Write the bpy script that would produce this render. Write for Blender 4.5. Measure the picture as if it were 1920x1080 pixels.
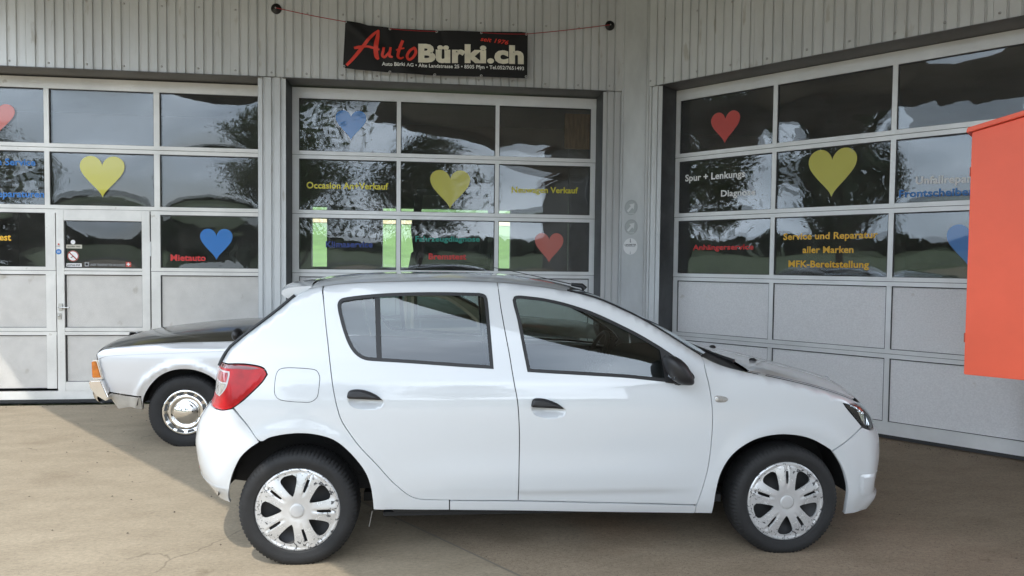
import bpy, bmesh, math, random
import numpy as np
from mathutils import Vector, Matrix, geometry, noise

random.seed(7)
C = bpy.context.scene.collection
SC = bpy.context.scene
for o in list(bpy.data.objects):
    bpy.data.objects.remove(o)

# ------------------------------------------------------------------ camera
FPX = 1267.5
CR = np.array([0.99310924, -0.11670512, 0.01067514])
CU = np.array([-0.00647345, 0.03632253, 0.99931915])
CF = np.array([0.11701341, 0.99250219, -0.03531676])
EYE = np.array([0.0, 0.0, 1.575])
cam = bpy.data.cameras.new('camera')
cam.sensor_width = 36.0
cam.lens = FPX / 1920 * 36.0
cam.clip_end = 3000
camo = bpy.data.objects.new('camera', cam)
C.objects.link(camo)
M = Matrix.Identity(4)
for i in range(3):
    M[i][0], M[i][1], M[i][2], M[i][3] = CR[i], CU[i], -CF[i], EYE[i]
camo.matrix_world = M
SC.camera = camo

# ------------------------------------------------------------------ sky, sun, exposure
SUN = Vector((-0.10, -0.60, 1.0)).normalized()
w = bpy.data.worlds.new('World')
SC.world = w
w.use_nodes = True
nt = w.node_tree
nt.nodes.clear()
n_out = nt.nodes.new('ShaderNodeOutputWorld')
n_bg = nt.nodes.new('ShaderNodeBackground')
n_sky = nt.nodes.new('ShaderNodeTexSky')
n_sky.sky_type = 'NISHITA'
n_sky.sun_disc = False
n_sky.sun_elevation = math.asin(SUN.z)
n_sky.sun_rotation = math.atan2(SUN.x, SUN.y)
n_sky.dust_density = 2.0
n_tc = nt.nodes.new('ShaderNodeTexCoord')
n_map = nt.nodes.new('ShaderNodeMapping')
n_map.inputs['Scale'].default_value = (1.0, 1.0, 2.6)
n_no = nt.nodes.new('ShaderNodeTexNoise')
n_no.inputs['Scale'].default_value = 2.1
n_no.inputs['Detail'].default_value = 7
n_no.inputs['Roughness'].default_value = 0.55
n_cr = nt.nodes.new('ShaderNodeValToRGB')
n_cr.color_ramp.elements[0].position = 0.36
n_cr.color_ramp.elements[0].color = (0.45, 0.45, 0.45, 1)
n_cr.color_ramp.elements[1].position = 0.62
n_cr.color_ramp.elements[1].color = (1, 1, 1, 1)
n_c2 = nt.nodes.new('ShaderNodeTexNoise')
n_c2.inputs['Scale'].default_value = 3.3
n_c2.inputs['Detail'].default_value = 5
n_cc = nt.nodes.new('ShaderNodeValToRGB')
n_cc.color_ramp.elements[0].position = 0.3
n_cc.color_ramp.elements[0].color = (13.0, 15.4, 18.2, 1)
n_cc.color_ramp.elements[1].position = 0.7
n_cc.color_ramp.elements[1].color = (21.5, 23.8, 26.6, 1)
n_mx = nt.nodes.new('ShaderNodeMix')
n_mx.data_type = 'RGBA'
lk = nt.links.new
lk(n_tc.outputs['Generated'], n_map.inputs['Vector'])
lk(n_map.outputs['Vector'], n_no.inputs['Vector'])
lk(n_map.outputs['Vector'], n_c2.inputs['Vector'])
lk(n_no.outputs['Fac'], n_cr.inputs['Fac'])
lk(n_c2.outputs['Fac'], n_cc.inputs['Fac'])
lk(n_cr.outputs['Color'], n_mx.inputs[0])
lk(n_sky.outputs['Color'], n_mx.inputs[6])
lk(n_cc.outputs['Color'], n_mx.inputs[7])
lk(n_mx.outputs[2], n_bg.inputs['Color'])
n_bg.inputs['Strength'].default_value = 0.15
lk(n_bg.outputs['Background'], n_out.inputs['Surface'])

sl = bpy.data.lights.new('sun', 'SUN')
sl.energy = 2.0
sl.angle = math.radians(0.5)
sl.color = (1.0, 0.94, 0.84)
so = bpy.data.objects.new('sun', sl)
C.objects.link(so)
so.location = (-8, -14, 30)
so.rotation_euler = (-SUN).to_track_quat('-Z', 'Y').to_euler()

SC.view_settings.view_transform = 'Standard'
SC.view_settings.look = 'None'
SC.view_settings.exposure = 0.48
SC.view_settings.gamma = 1.0
SC.view_settings.use_curve_mapping = False
SC.render.engine = 'CYCLES'
SC.cycles.transparent_max_bounces = 24
SC.cycles.max_bounces = 10

# ------------------------------------------------------------------ helpers: measuring
def ray(px, py):
    return CF * FPX + CR * (px - 960) + CU * (540 - py)

def on_plane(px, py, p0, n):
    d = ray(px, py)
    t = ((np.array(p0) - EYE) @ np.array(n)) / (d @ np.array(n))
    return EYE + d * t

def project(p):
    q = np.asarray(p, float) - EYE
    z = q @ CF
    return 960 + FPX * (q @ CR) / z, 540 - FPX * (q @ CU) / z

# ------------------------------------------------------------------ helpers: materials
MATS = {}
def mat(name, col, rough=0.6, metal=0.0, coat=0.0, var=0.0, vscale=3.0, bump=0.0, bscale=40.0,
        spec=0.5, stretch=(1, 1, 1), col2=None, coat_rough=0.03, specks=None):
    if name in MATS:
        return MATS[name]
    m = bpy.data.materials.new(name)
    m.use_nodes = True
    t = m.node_tree
    b = t.nodes['Principled BSDF']
    b.inputs['Base Color'].default_value = (*col, 1)
    b.inputs['Roughness'].default_value = rough
    b.inputs['Metallic'].default_value = metal
    b.inputs['Specular IOR Level'].default_value = spec
    b.inputs['Coat Weight'].default_value = coat
    b.inputs['Coat Roughness'].default_value = coat_rough
    if var or bump or specks:
        tc = t.nodes.new('ShaderNodeTexCoord')
        mp = t.nodes.new('ShaderNodeMapping')
        mp.inputs['Scale'].default_value = stretch
        t.links.new(tc.outputs['Object'], mp.inputs['Vector'])
    if var:
        no = t.nodes.new('ShaderNodeTexNoise')
        no.inputs['Scale'].default_value = vscale
        no.inputs['Detail'].default_value = 8
        no.inputs['Roughness'].default_value = 0.62
        t.links.new(mp.outputs['Vector'], no.inputs['Vector'])
        rp = t.nodes.new('ShaderNodeValToRGB')
        c2 = col2 or tuple(max(0, c * (1 - var)) for c in col)
        c1 = tuple(min(1, c * (1 + var * 0.6)) for c in col)
        rp.color_ramp.elements[0].position = 0.32
        rp.color_ramp.elements[0].color = (*c2, 1)
        rp.color_ramp.elements[1].position = 0.68
        rp.color_ramp.elements[1].color = (*c1, 1)
        t.links.new(no.outputs['Fac'], rp.inputs['Fac'])
        t.links.new(rp.outputs['Color'], b.inputs['Base Color'])
    if specks:
        scl, thr, dark, st2 = specks
        m2 = t.nodes.new('ShaderNodeMapping')
        m2.inputs['Scale'].default_value = st2
        t.links.new(tc.outputs['Object'], m2.inputs['Vector'])
        n2 = t.nodes.new('ShaderNodeTexNoise')
        n2.inputs['Scale'].default_value = scl
        n2.inputs['Detail'].default_value = 5
        t.links.new(m2.outputs['Vector'], n2.inputs['Vector'])
        r2 = t.nodes.new('ShaderNodeValToRGB')
        r2.color_ramp.elements[0].position = thr
        r2.color_ramp.elements[0].color = (1, 1, 1, 1)
        r2.color_ramp.elements[1].position = thr + 0.07
        r2.color_ramp.elements[1].color = (dark, dark * .96, dark * .9, 1)
        t.links.new(n2.outputs['Fac'], r2.inputs['Fac'])
        mm = t.nodes.new('ShaderNodeMix')
        mm.data_type = 'RGBA'
        mm.blend_type = 'MULTIPLY'
        mm.inputs[0].default_value = 1.0
        if b.inputs['Base Color'].is_linked:
            t.links.new(b.inputs['Base Color'].links[0].from_socket, mm.inputs[6])
        else:
            mm.inputs[6].default_value = (*col, 1)
        t.links.new(r2.outputs['Color'], mm.inputs[7])
        t.links.new(mm.outputs[2], b.inputs['Base Color'])
    if bump:
        nb = t.nodes.new('ShaderNodeTexNoise')
        nb.inputs['Scale'].default_value = bscale
        nb.inputs['Detail'].default_value = 4
        t.links.new(mp.outputs['Vector'], nb.inputs['Vector'])
        bp = t.nodes.new('ShaderNodeBump')
        bp.inputs['Strength'].default_value = bump
        bp.inputs['Distance'].default_value = 0.004
        t.links.new(nb.outputs['Fac'], bp.inputs['Height'])
        t.links.new(bp.outputs['Normal'], b.inputs['Normal'])
    MATS[name] = m
    return m

def glass(name, tint, gain, ior=1.5, rough=0.0, dirt_haze=0.0, bump=0.0, bscale=2.0):
    if name in MATS:
        return MATS[name]
    m = bpy.data.materials.new(name)
    m.use_nodes = True
    t = m.node_tree
    t.nodes.clear()
    out = t.nodes.new('ShaderNodeOutputMaterial')
    tr = t.nodes.new('ShaderNodeBsdfTransparent')
    tr.inputs['Color'].default_value = (*tint, 1)
    gl = t.nodes.new('ShaderNodeBsdfGlossy')
    gl.inputs['Roughness'].default_value = rough
    gl.inputs['Color'].default_value = (0.93, 0.975, 1.0, 1)
    fr = t.nodes.new('ShaderNodeFresnel')
    fr.inputs['IOR'].default_value = ior
    mu = t.nodes.new('ShaderNodeMath')
    mu.operation = 'MULTIPLY'
    mu.use_clamp = True
    mu.inputs[1].default_value = gain
    mx = t.nodes.new('ShaderNodeMixShader')
    t.links.new(fr.outputs['Fac'], mu.inputs[0])
    t.links.new(mu.outputs[0], mx.inputs['Fac'])
    t.links.new(tr.outputs[0], mx.inputs[1])
    t.links.new(gl.outputs[0], mx.inputs[2])
    last = mx
    if bump:
        tc = t.nodes.new('ShaderNodeTexCoord')
        nb = t.nodes.new('ShaderNodeTexNoise')
        nb.inputs['Scale'].default_value = bscale
        nb.inputs['Detail'].default_value = 2.0
        t.links.new(tc.outputs['Object'], nb.inputs['Vector'])
        bp = t.nodes.new('ShaderNodeBump')
        bp.inputs['Strength'].default_value = 1.0
        bp.inputs['Distance'].default_value = bump
        t.links.new(nb.outputs['Fac'], bp.inputs['Height'])
        t.links.new(bp.outputs['Normal'], gl.inputs['Normal'])
    if dirt_haze:  # dirty film plus a grey haze put in to lift dark reflections
        df = t.nodes.new('ShaderNodeBsdfDiffuse')
        df.inputs['Color'].default_value = (0.55, 0.53, 0.5, 1)
        m2 = t.nodes.new('ShaderNodeMixShader')
        tc2 = t.nodes.new('ShaderNodeTexCoord')
        no = t.nodes.new('ShaderNodeTexNoise')
        no.inputs['Scale'].default_value = 3.0
        no.inputs['Detail'].default_value = 8
        mr = t.nodes.new('ShaderNodeMapRange')
        mr.inputs['From Min'].default_value = 0.3
        mr.inputs['From Max'].default_value = 0.75
        mr.inputs['To Min'].default_value = 0.2 * dirt_haze
        mr.inputs['To Max'].default_value = dirt_haze
        t.links.new(tc2.outputs['Object'], no.inputs['Vector'])
        t.links.new(no.outputs['Fac'], mr.inputs['Value'])
        t.links.new(mr.outputs[0], m2.inputs['Fac'])
        t.links.new(mx.outputs[0], m2.inputs[1])
        t.links.new(df.outputs[0], m2.inputs[2])
        last = m2
    t.links.new(last.outputs[0], out.inputs['Surface'])
    MATS[name] = m
    return m

# ------------------------------------------------------------------ helpers: objects
def tag(o, label=None, cat=None, group=None, kind=None):
    if label: o['label'] = label
    if cat: o['category'] = cat
    if group: o['group'] = group
    if kind: o['kind'] = kind
    return o

def thing(name, label, cat, loc=(0, 0, 0), rz=0.0, group=None):
    o = bpy.data.objects.new(name, None)
    o.empty_display_size = 0.2
    C.objects.link(o)
    o.location = loc
    o.rotation_euler = (0, 0, rz)
    return tag(o, label, cat, group)

def link(name, me, material, parent=None, label=None, kind=None):
    if material is not None and not me.materials:
        me.materials.append(material)
    o = bpy.data.objects.new(name, me)
    C.objects.link(o)
    if parent is not None:
        o.parent = parent
    if label: o['label'] = label
    if kind: o['kind'] = kind
    return o

def copy_tree(o, parent=None):
    c = o.copy()
    C.objects.link(c)
    c.parent = parent
    for ch in list(o.children):
        copy_tree(ch, c)
    return c

def sub(name, parent, label=None):
    o = bpy.data.objects.new(name, None)
    o.empty_display_size = 0.1
    C.objects.link(o)
    o.parent = parent
    if label: o['label'] = label
    return o

class MB:
    def __init__(s):
        s.v, s.f, s.s = [], [], []
    def add(s, vs, fs, smooth=False):
        k = len(s.v)
        s.v += [tuple(map(float, p)) for p in vs]
        for f in fs:
            s.f.append(tuple(i + k for i in f))
            s.s.append(smooth)
        return s
    def box(s, x0, x1, y0, y1, z0, z1):
        return s.add([(x0, y0, z0), (x1, y0, z0), (x1, y1, z0), (x0, y1, z0), (x0, y0, z1), (x1, y0, z1), (x1, y1, z1), (x0, y1, z1)],
                     [(0, 3, 2, 1), (4, 5, 6, 7), (0, 1, 5, 4), (1, 2, 6, 5), (2, 3, 7, 6), (3, 0, 4, 7)])
    def prism(s, poly, y0, y1):              # poly in (x,z), extruded along y
        n = len(poly)
        a = sum(poly[i][0] * poly[(i + 1) % n][1] - poly[(i + 1) % n][0] * poly[i][1] for i in range(n))
        if a < 0: poly = poly[::-1]
        vs = [(x, y0, z) for x, z in poly] + [(x, y1, z) for x, z in poly]
        fs = [tuple(range(n)), tuple(range(2 * n - 1, n - 1, -1))]
        fs += [(i + n, (i + 1) % n + n, (i + 1) % n, i) for i in range(n)]
        return s.add(vs, fs)
    def tube(s, pts, r, n=8, cap=True):
        P = [Vector(p) for p in pts]
        rs = r if isinstance(r, (list, tuple)) else [r] * len(P)
        vs, fs = [], []
        up = Vector((0, 0, 1))
        for i, p in enumerate(P):
            d = (P[min(i + 1, len(P) - 1)] - P[max(i - 1, 0)]).normalized()
            a = d.cross(up)
            if a.length < 1e-4: a = d.cross(Vector((1, 0, 0)))
            a.normalize(); b = d.cross(a)
            for j in range(n):
                t = 2 * math.pi * j / n
                vs.append(p + (a * math.cos(t) + b * math.sin(t)) * rs[i])
        for i in range(len(P) - 1):
            for j in range(n):
                k = (j + 1) % n
                fs.append((i * n + j, i * n + k, (i + 1) * n + k, (i + 1) * n + j))
        s.add(vs, fs, True)
        if cap:
            s.add(vs[:n], [tuple(range(n - 1, -1, -1))]); s.add(vs[-n:], [tuple(range(n))])
        return s
    def grid(s, fn, nu, nv, smooth=True, flip=False):
        vs = [fn(i / nu, j / nv) for j in range(nv + 1) for i in range(nu + 1)]
        fs = []
        for j in range(nv):
            for i in range(nu):
                a = j * (nu + 1) + i
                q = (a, a + 1, a + nu + 2, a + nu + 1)
                fs.append(q[::-1] if flip else q)
        return s.add(vs, fs, smooth)
    def lathe(s, prof, n=48, axis='y', c=(0, 0, 0), smooth=True, wave=None):   # prof: (r, h); around axis
        vs, fs = [], []
        for k, (r, h) in enumerate(prof):
            for j in range(n):
                t = 2 * math.pi * j / n
                rr = r + (wave(k, j) if wave else 0)
                a, b = rr * math.cos(t), rr * math.sin(t)
                vs.append((c[0] + a, c[1] + h, c[2] + b) if axis == 'y' else (c[0] + a, c[1] + b, c[2] + h))
        for k in range(len(prof) - 1):
            for j in range(n):
                q = (j + 1) % n
                fs.append((k * n + j, k * n + q, (k + 1) * n + q, (k + 1) * n + j))
        return s.add(vs, fs, smooth)
    def mesh(s, name, bevel=0.0):
        me = bpy.data.meshes.new(name)
        me.from_pydata(s.v, [], s.f)
        me.polygons.foreach_set('use_smooth', s.s)
        me.update()
        if bevel:
            bm = bmesh.new(); bm.from_mesh(me)
            bmesh.ops.bevel(bm, geom=[e for e in bm.edges if len(e.link_faces) == 2 and e.calc_face_angle() > 0.6],
                            offset=bevel, segments=2, affect='EDGES', clamp_overlap=True)
            bm.to_mesh(me); bm.free()
        return me
    def build(s, name, material, parent=None, label=None, kind=None, bevel=0.0):
        return link(name, s.mesh(name, bevel), material, parent, label, kind)

def fix_normals(me):
    bm = bmesh.new(); bm.from_mesh(me)
    bmesh.ops.recalc_face_normals(bm, faces=bm.faces)
    bm.to_mesh(me); bm.free()

# ---- lettering: flat glyph meshes in a unit frame (x from 0, cap height about 0.7)
_txt = {}
def glyphs(body, bold=0.02, shear=0.0):
    key = (body, bold, shear)
    if key in _txt: return _txt[key]
    cu = bpy.data.curves.new('lettering', 'FONT')
    cu.body = body; cu.size = 1.0; cu.offset = bold; cu.shear = shear
    cu.resolution_u = 3
    cu.space_character = 1.0 + bold
    ob = bpy.data.objects.new('lettering', cu)
    C.objects.link(ob)
    dg = bpy.context.evaluated_depsgraph_get()
    dg.update()
    me = bpy.data.meshes.new_from_object(ob.evaluated_get(dg))
    v = np.array([tuple(p.co) for p in me.vertices])[:, :2]
    f = [tuple(p.vertices) for p in me.polygons]
    bpy.data.objects.remove(ob); bpy.data.curves.remove(cu); bpy.data.meshes.remove(me)
    _txt[key] = (v, f)
    return v, f

def cap_h(bold):
    v, _ = glyphs('H', bold); return v[:, 1].max()

# ---- 2D outline tools
def spline(pts, step):
    """pts: (x,z) smooth, or (x,z,1) sharp corner; closed; resampled about every step."""
    n = len(pts)
    P = [np.array(p[:2], float) for p in pts]
    K = [len(p) > 2 for p in pts]
    out = []
    for i in range(n):
        a, b = P[i], P[(i + 1) % n]
        p0 = P[i - 1] if not K[i] else a - (b - a)
        p3 = P[(i + 2) % n] if not K[(i + 1) % n] else b + (b - a)
        L = np.linalg.norm(b - a)
        m = max(1, int(round(L / step)))
        m1 = (b - p0) / (np.linalg.norm(b - a) + np.linalg.norm(a - p0) + 1e-9) * L
        m2 = (p3 - a) / (np.linalg.norm(b - a) + np.linalg.norm(p3 - b) + 1e-9) * L
        for k in range(m):
            t = k / m
            out.append((2*t**3 - 3*t*t + 1) * a + (t**3 - 2*t*t + t) * m1 + (-2*t**3 + 3*t*t) * b + (t**3 - t*t) * m2)
    return np.array(out)

def inset(poly, d):
    poly = np.asarray(poly, float)
    a = 0.5 * np.sum(poly[:, 0] * np.roll(poly[:, 1], -1) - np.roll(poly[:, 0], -1) * poly[:, 1])
    e = np.roll(poly, -1, 0) - poly
    e /= np.linalg.norm(e, axis=1, keepdims=True) + 1e-12
    nrm = np.stack([-e[:, 1], e[:, 0]], 1) * (1 if a > 0 else -1)
    n2 = nrm + np.roll(nrm, 1, 0)
    n2 /= np.linalg.norm(n2, axis=1, keepdims=True) + 1e-9
    c = np.clip(np.sum(n2 * nrm, 1, keepdims=True), 0.5, 1)
    return poly + n2 * d / c

def inside(pts, poly):
    x, y = pts[:, 0], pts[:, 1]
    r = np.zeros(len(pts), bool)
    j = len(poly) - 1
    for i in range(len(poly)):
        xi, yi = poly[i]; xj, yj = poly[j]
        with np.errstate(divide='ignore', invalid='ignore'):
            r ^= ((yi > y) != (yj > y)) & (x < (xj - xi) * (y - yi) / (yj - yi + 1e-30) + xi)
        j = i
    return r

def dist_to(pts, poly):
    d = np.full(len(pts), 1e9)
    for i in range(len(poly)):
        a, b = poly[i], poly[(i + 1) % len(poly)]
        ab = b - a
        t = np.clip(((pts - a) @ ab) / (ab @ ab + 1e-12), 0, 1)
        d = np.minimum(d, np.linalg.norm(pts - (a + t[:, None] * ab), axis=1))
    return d

def panel_mesh(name, outer, holes, lift, sgn=-1, h=0.03, flange=0.02, off=0.0, hole_flange=None, extra=None, roll=0.25):
    """Sheet over a side-view outline: lift(x,z) gives the half width y; sgn -1 is the near side.
    Edges get a turned-in flange so that gaps have depth."""
    outer = np.asarray(outer); loops = [outer] + [np.asarray(q) for q in holes]
    lo, hi = outer.min(0), outer.max(0)
    gx = np.arange(lo[0], hi[0], h); gz = np.arange(lo[1], hi[1], h * 0.866)
    X, Z = np.meshgrid(gx, gz)
    X[1::2] += h / 2
    g = np.stack([X.ravel(), Z.ravel()], 1)
    if extra is not None: g = np.concatenate([g, extra])
    k = inside(g, outer)
    for q in loops[1:]: k &= ~inside(g, q)
    g = g[k]
    k = np.ones(len(g), bool)
    for q in loops: k &= dist_to(g, q) > h * 0.35
    g = g[k]
    co = np.concatenate(loops + [g]); ed = []; s0 = 0
    for q in loops:
        m = len(q); ed += [(s0 + i, s0 + (i + 1) % m) for i in range(m)]; s0 += m
    r = geometry.delaunay_2d_cdt([Vector(p) for p in co.tolist()], ed, [], 0, 1e-6)
    V = np.array([tuple(p) for p in r[0]]); T = np.array([tuple(t) for t in r[2]])
    cen = V[T].mean(1)
    k = inside(cen, outer)
    for q in loops[1:]: k &= ~inside(cen, q)
    T = T[k]
    x, z = V[:, 0], V[:, 1]
    e = 1e-3
    y = lift(x, z) + off
    gx_ = (lift(x + e, z) - lift(x - e, z)) / (2 * e)
    gz_ = (lift(x, z + e) - lift(x, z - e)) / (2 * e)
    N = np.stack([-gx_, np.ones_like(x), -gz_], 1)
    N /= np.linalg.norm(N, axis=1, keepdims=True)
    verts = np.stack([x, y, z], 1).tolist(); norms = N.tolist()
    tri = V[T]
    area = (tri[:, 1, 0] - tri[:, 0, 0]) * (tri[:, 2, 1] - tri[:, 0, 1]) - (tri[:, 2, 0] - tri[:, 0, 0]) * (tri[:, 1, 1] - tri[:, 0, 1])
    faces = [tuple(t) if a < 0 else tuple(t[::-1]) for t, a in zip(T.tolist(), area)]
    for li, q in enumerate(loops):
        fl = flange if li == 0 else (hole_flange if hole_flange is not None else flange)
        if fl <= 0: continue
        m = len(q)
        inner = inset(q, roll * min(abs(fl), 0.012) * (1 if li == 0 else -1))
        yo = lift(q[:, 0], q[:, 1]) + off
        b = len(verts)
        nd = q - inner
        nd = nd / (np.linalg.norm(nd, axis=1, keepdims=True) + 1e-9)
        for i in range(m): verts.append([q[i, 0], yo[i], q[i, 1]]); norms.append([nd[i, 0], 0.35, nd[i, 1]])
        for i in range(m): verts.append([inner[i, 0], yo[i] - fl, inner[i, 1]]); norms.append([nd[i, 0], 0.0, nd[i, 1]])
        a = np.sum(q[:, 0] * np.roll(q[:, 1], -1) - np.roll(q[:, 0], -1) * q[:, 1])
        for i in range(m):
            j = (i + 1) % m
            f = (b + i, b + j, b + m + j, b + m + i)
            faces.append(f if (a > 0) == (li == 0) else f[::-1])
    me = bpy.data.meshes.new(name)
    vv = np.array(verts); nn = np.array(norms)
    if sgn < 0:
        vv[:, 1] *= -1; nn[:, 1] *= -1
        faces = [f[::-1] for f in faces]
    faces = [f[::-1] for f in faces] if False else faces
    me.from_pydata(vv.tolist(), [], faces)
    me.polygons.foreach_set('use_smooth', [True] * len(faces))
    me.update()
    nn /= np.linalg.norm(nn, axis=1, keepdims=True) + 1e-9
    # make windings agree with the wanted normals
    bm = bmesh.new(); bm.from_mesh(me); bm.verts.ensure_lookup_table()
    fl = [f for f in bm.faces if f.normal.dot(Vector(nn[[v.index for v in f.verts]].mean(0))) < 0]
    bmesh.ops.reverse_faces(bm, faces=fl)
    bm.to_mesh(me); bm.free()
    me.normals_split_custom_set_from_vertices(nn.tolist())
    return me

def mirrored(me, name):
    m2 = me.copy(); m2.name = name
    nrm = np.empty(len(me.loops) * 3); 
    me.corner_normals.foreach_get('vector', nrm); nrm = nrm.reshape(-1, 3)
    lv = np.empty(len(me.loops), int); me.loops.foreach_get('vertex_index', lv)
    vn = np.zeros((len(me.vertices), 3)); vn[lv] = nrm
    co = np.empty(len(me.vertices) * 3); me.vertices.foreach_get('co', co); co = co.reshape(-1, 3)
    co[:, 1] *= -1; vn[:, 1] *= -1
    m2.vertices.foreach_set('co', co.ravel())
    m2.flip_normals(); m2.update()
    m2.normals_split_custom_set_from_vertices(vn.tolist())
    return m2
# ------------------------------------------------------------------ materials of the place
M_CLAD = mat('silver_cladding', (0.60, 0.615, 0.62), 0.5, 0.15, var=0.2, vscale=1.3, bump=0.15, bscale=60, stretch=(1, 1, 0.35), specks=(9, .64, .78, (1, 1, .3)))
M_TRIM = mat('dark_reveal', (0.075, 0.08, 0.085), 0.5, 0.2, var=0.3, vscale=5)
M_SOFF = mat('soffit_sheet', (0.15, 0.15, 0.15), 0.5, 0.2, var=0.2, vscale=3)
M_ALU = mat('door_aluminium', (0.76, 0.77, 0.77), 0.38, 0.2, var=0.12, vscale=2.0)
M_ALUL = mat('door_aluminium_worn', (0.70, 0.69, 0.66), 0.42, 0.15, var=0.14, vscale=2.5, specks=(10, .67, .72, (1, 1, 1)))
M_BEAD = mat('rubber_bead', (0.03, 0.03, 0.032), 0.5)
M_PAN = mat('stucco_panel', (0.76, 0.76, 0.765), 0.45, 0.05, var=0.10, vscale=75, bump=0.8, bscale=130, specks=(7, .68, .82, (1, 1, 1)))
M_PANL = mat('stucco_panel_dirty', (0.58, 0.56, 0.53), 0.5, 0.1, var=0.09, vscale=5, bump=0.8, bscale=130, specks=(6, .66, .78, (1, 1, .7)))
M_PANE = glass('acrylic_pane', (0.86, 0.865, 0.865), 1.55, 1.49, 0.0, dirt_haze=0.06)
M_PANEI = glass('acrylic_inner_pane', (0.86, 0.865, 0.865), 1.55, 1.49, 0.0, dirt_haze=0.03)
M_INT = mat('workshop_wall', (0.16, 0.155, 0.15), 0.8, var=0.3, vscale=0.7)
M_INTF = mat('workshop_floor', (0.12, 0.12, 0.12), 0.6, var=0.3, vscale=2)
M_SCREW = mat('screw_head', (0.45, 0.45, 0.45), 0.35, 0.8)
M_BLACK = mat('black_plastic', (0.012, 0.012, 0.013), 0.45, bump=0.1, bscale=200)
M_YELT = mat('yellow_lettering', (0.62, 0.55, 0.04), .4)
M_YEL = mat('yellow_film', (0.52, 0.48, 0.045), 0.3, coat=.6)
M_ORY = mat('amber_film', (0.75, 0.42, 0.02), 0.4)
M_BLUE = mat('blue_film', (0.01, 0.16, 0.5), 0.3, coat=.8)
M_RED = mat('red_film', (0.55, 0.06, 0.045), 0.3, coat=.8)
M_REDT = mat('red_lettering', (0.6, 0.02, 0.02), 0.4)
M_PINK = mat('faded_red_film', (0.52, 0.12, 0.09), 0.3, coat=.8)
M_DBLUE = mat('dark_blue_lettering', (0.012, 0.04, 0.22), 0.4)
M_LBLUE = mat('blue_lettering', (0.015, 0.15, 0.45), 0.4)
M_TEAL = mat('teal_lettering', (0.01, 0.26, 0.2), 0.4)
M_WHT = mat('white_film', (0.75, 0.75, 0.75), 0.4)
M_GREYF = mat('grey_film', (0.3, 0.31, 0.32), 0.4)

RZ = math.radians(-48.78447)
LW = dict(o=np.array([0, 7.8693, 0.0]), r=0.0)
RW = dict(o=np.array([2.73307, 7.33465, 0.0]), r=RZ)
def wl(fr, px, py, y=0.0):
    """Where the sight line through a picture point meets the wall's own plane (local x, z)."""
    c, s = math.cos(fr['r']), math.sin(fr['r'])
    n = np.array([-s, c, 0.0])
    p = on_plane(px, py, fr['o'] + n * y, n) - fr['o']
    return p[0] * c + p[1] * s, p[2]

REV = 0.30                       # how deep the doors stand behind the cladding
FZ, TOPZ = 3.55, 5.05            # fascia bottom and roof edge
CORN_X = 2.129                   # where the two cladding planes meet
CORN_S = -0.574

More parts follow.
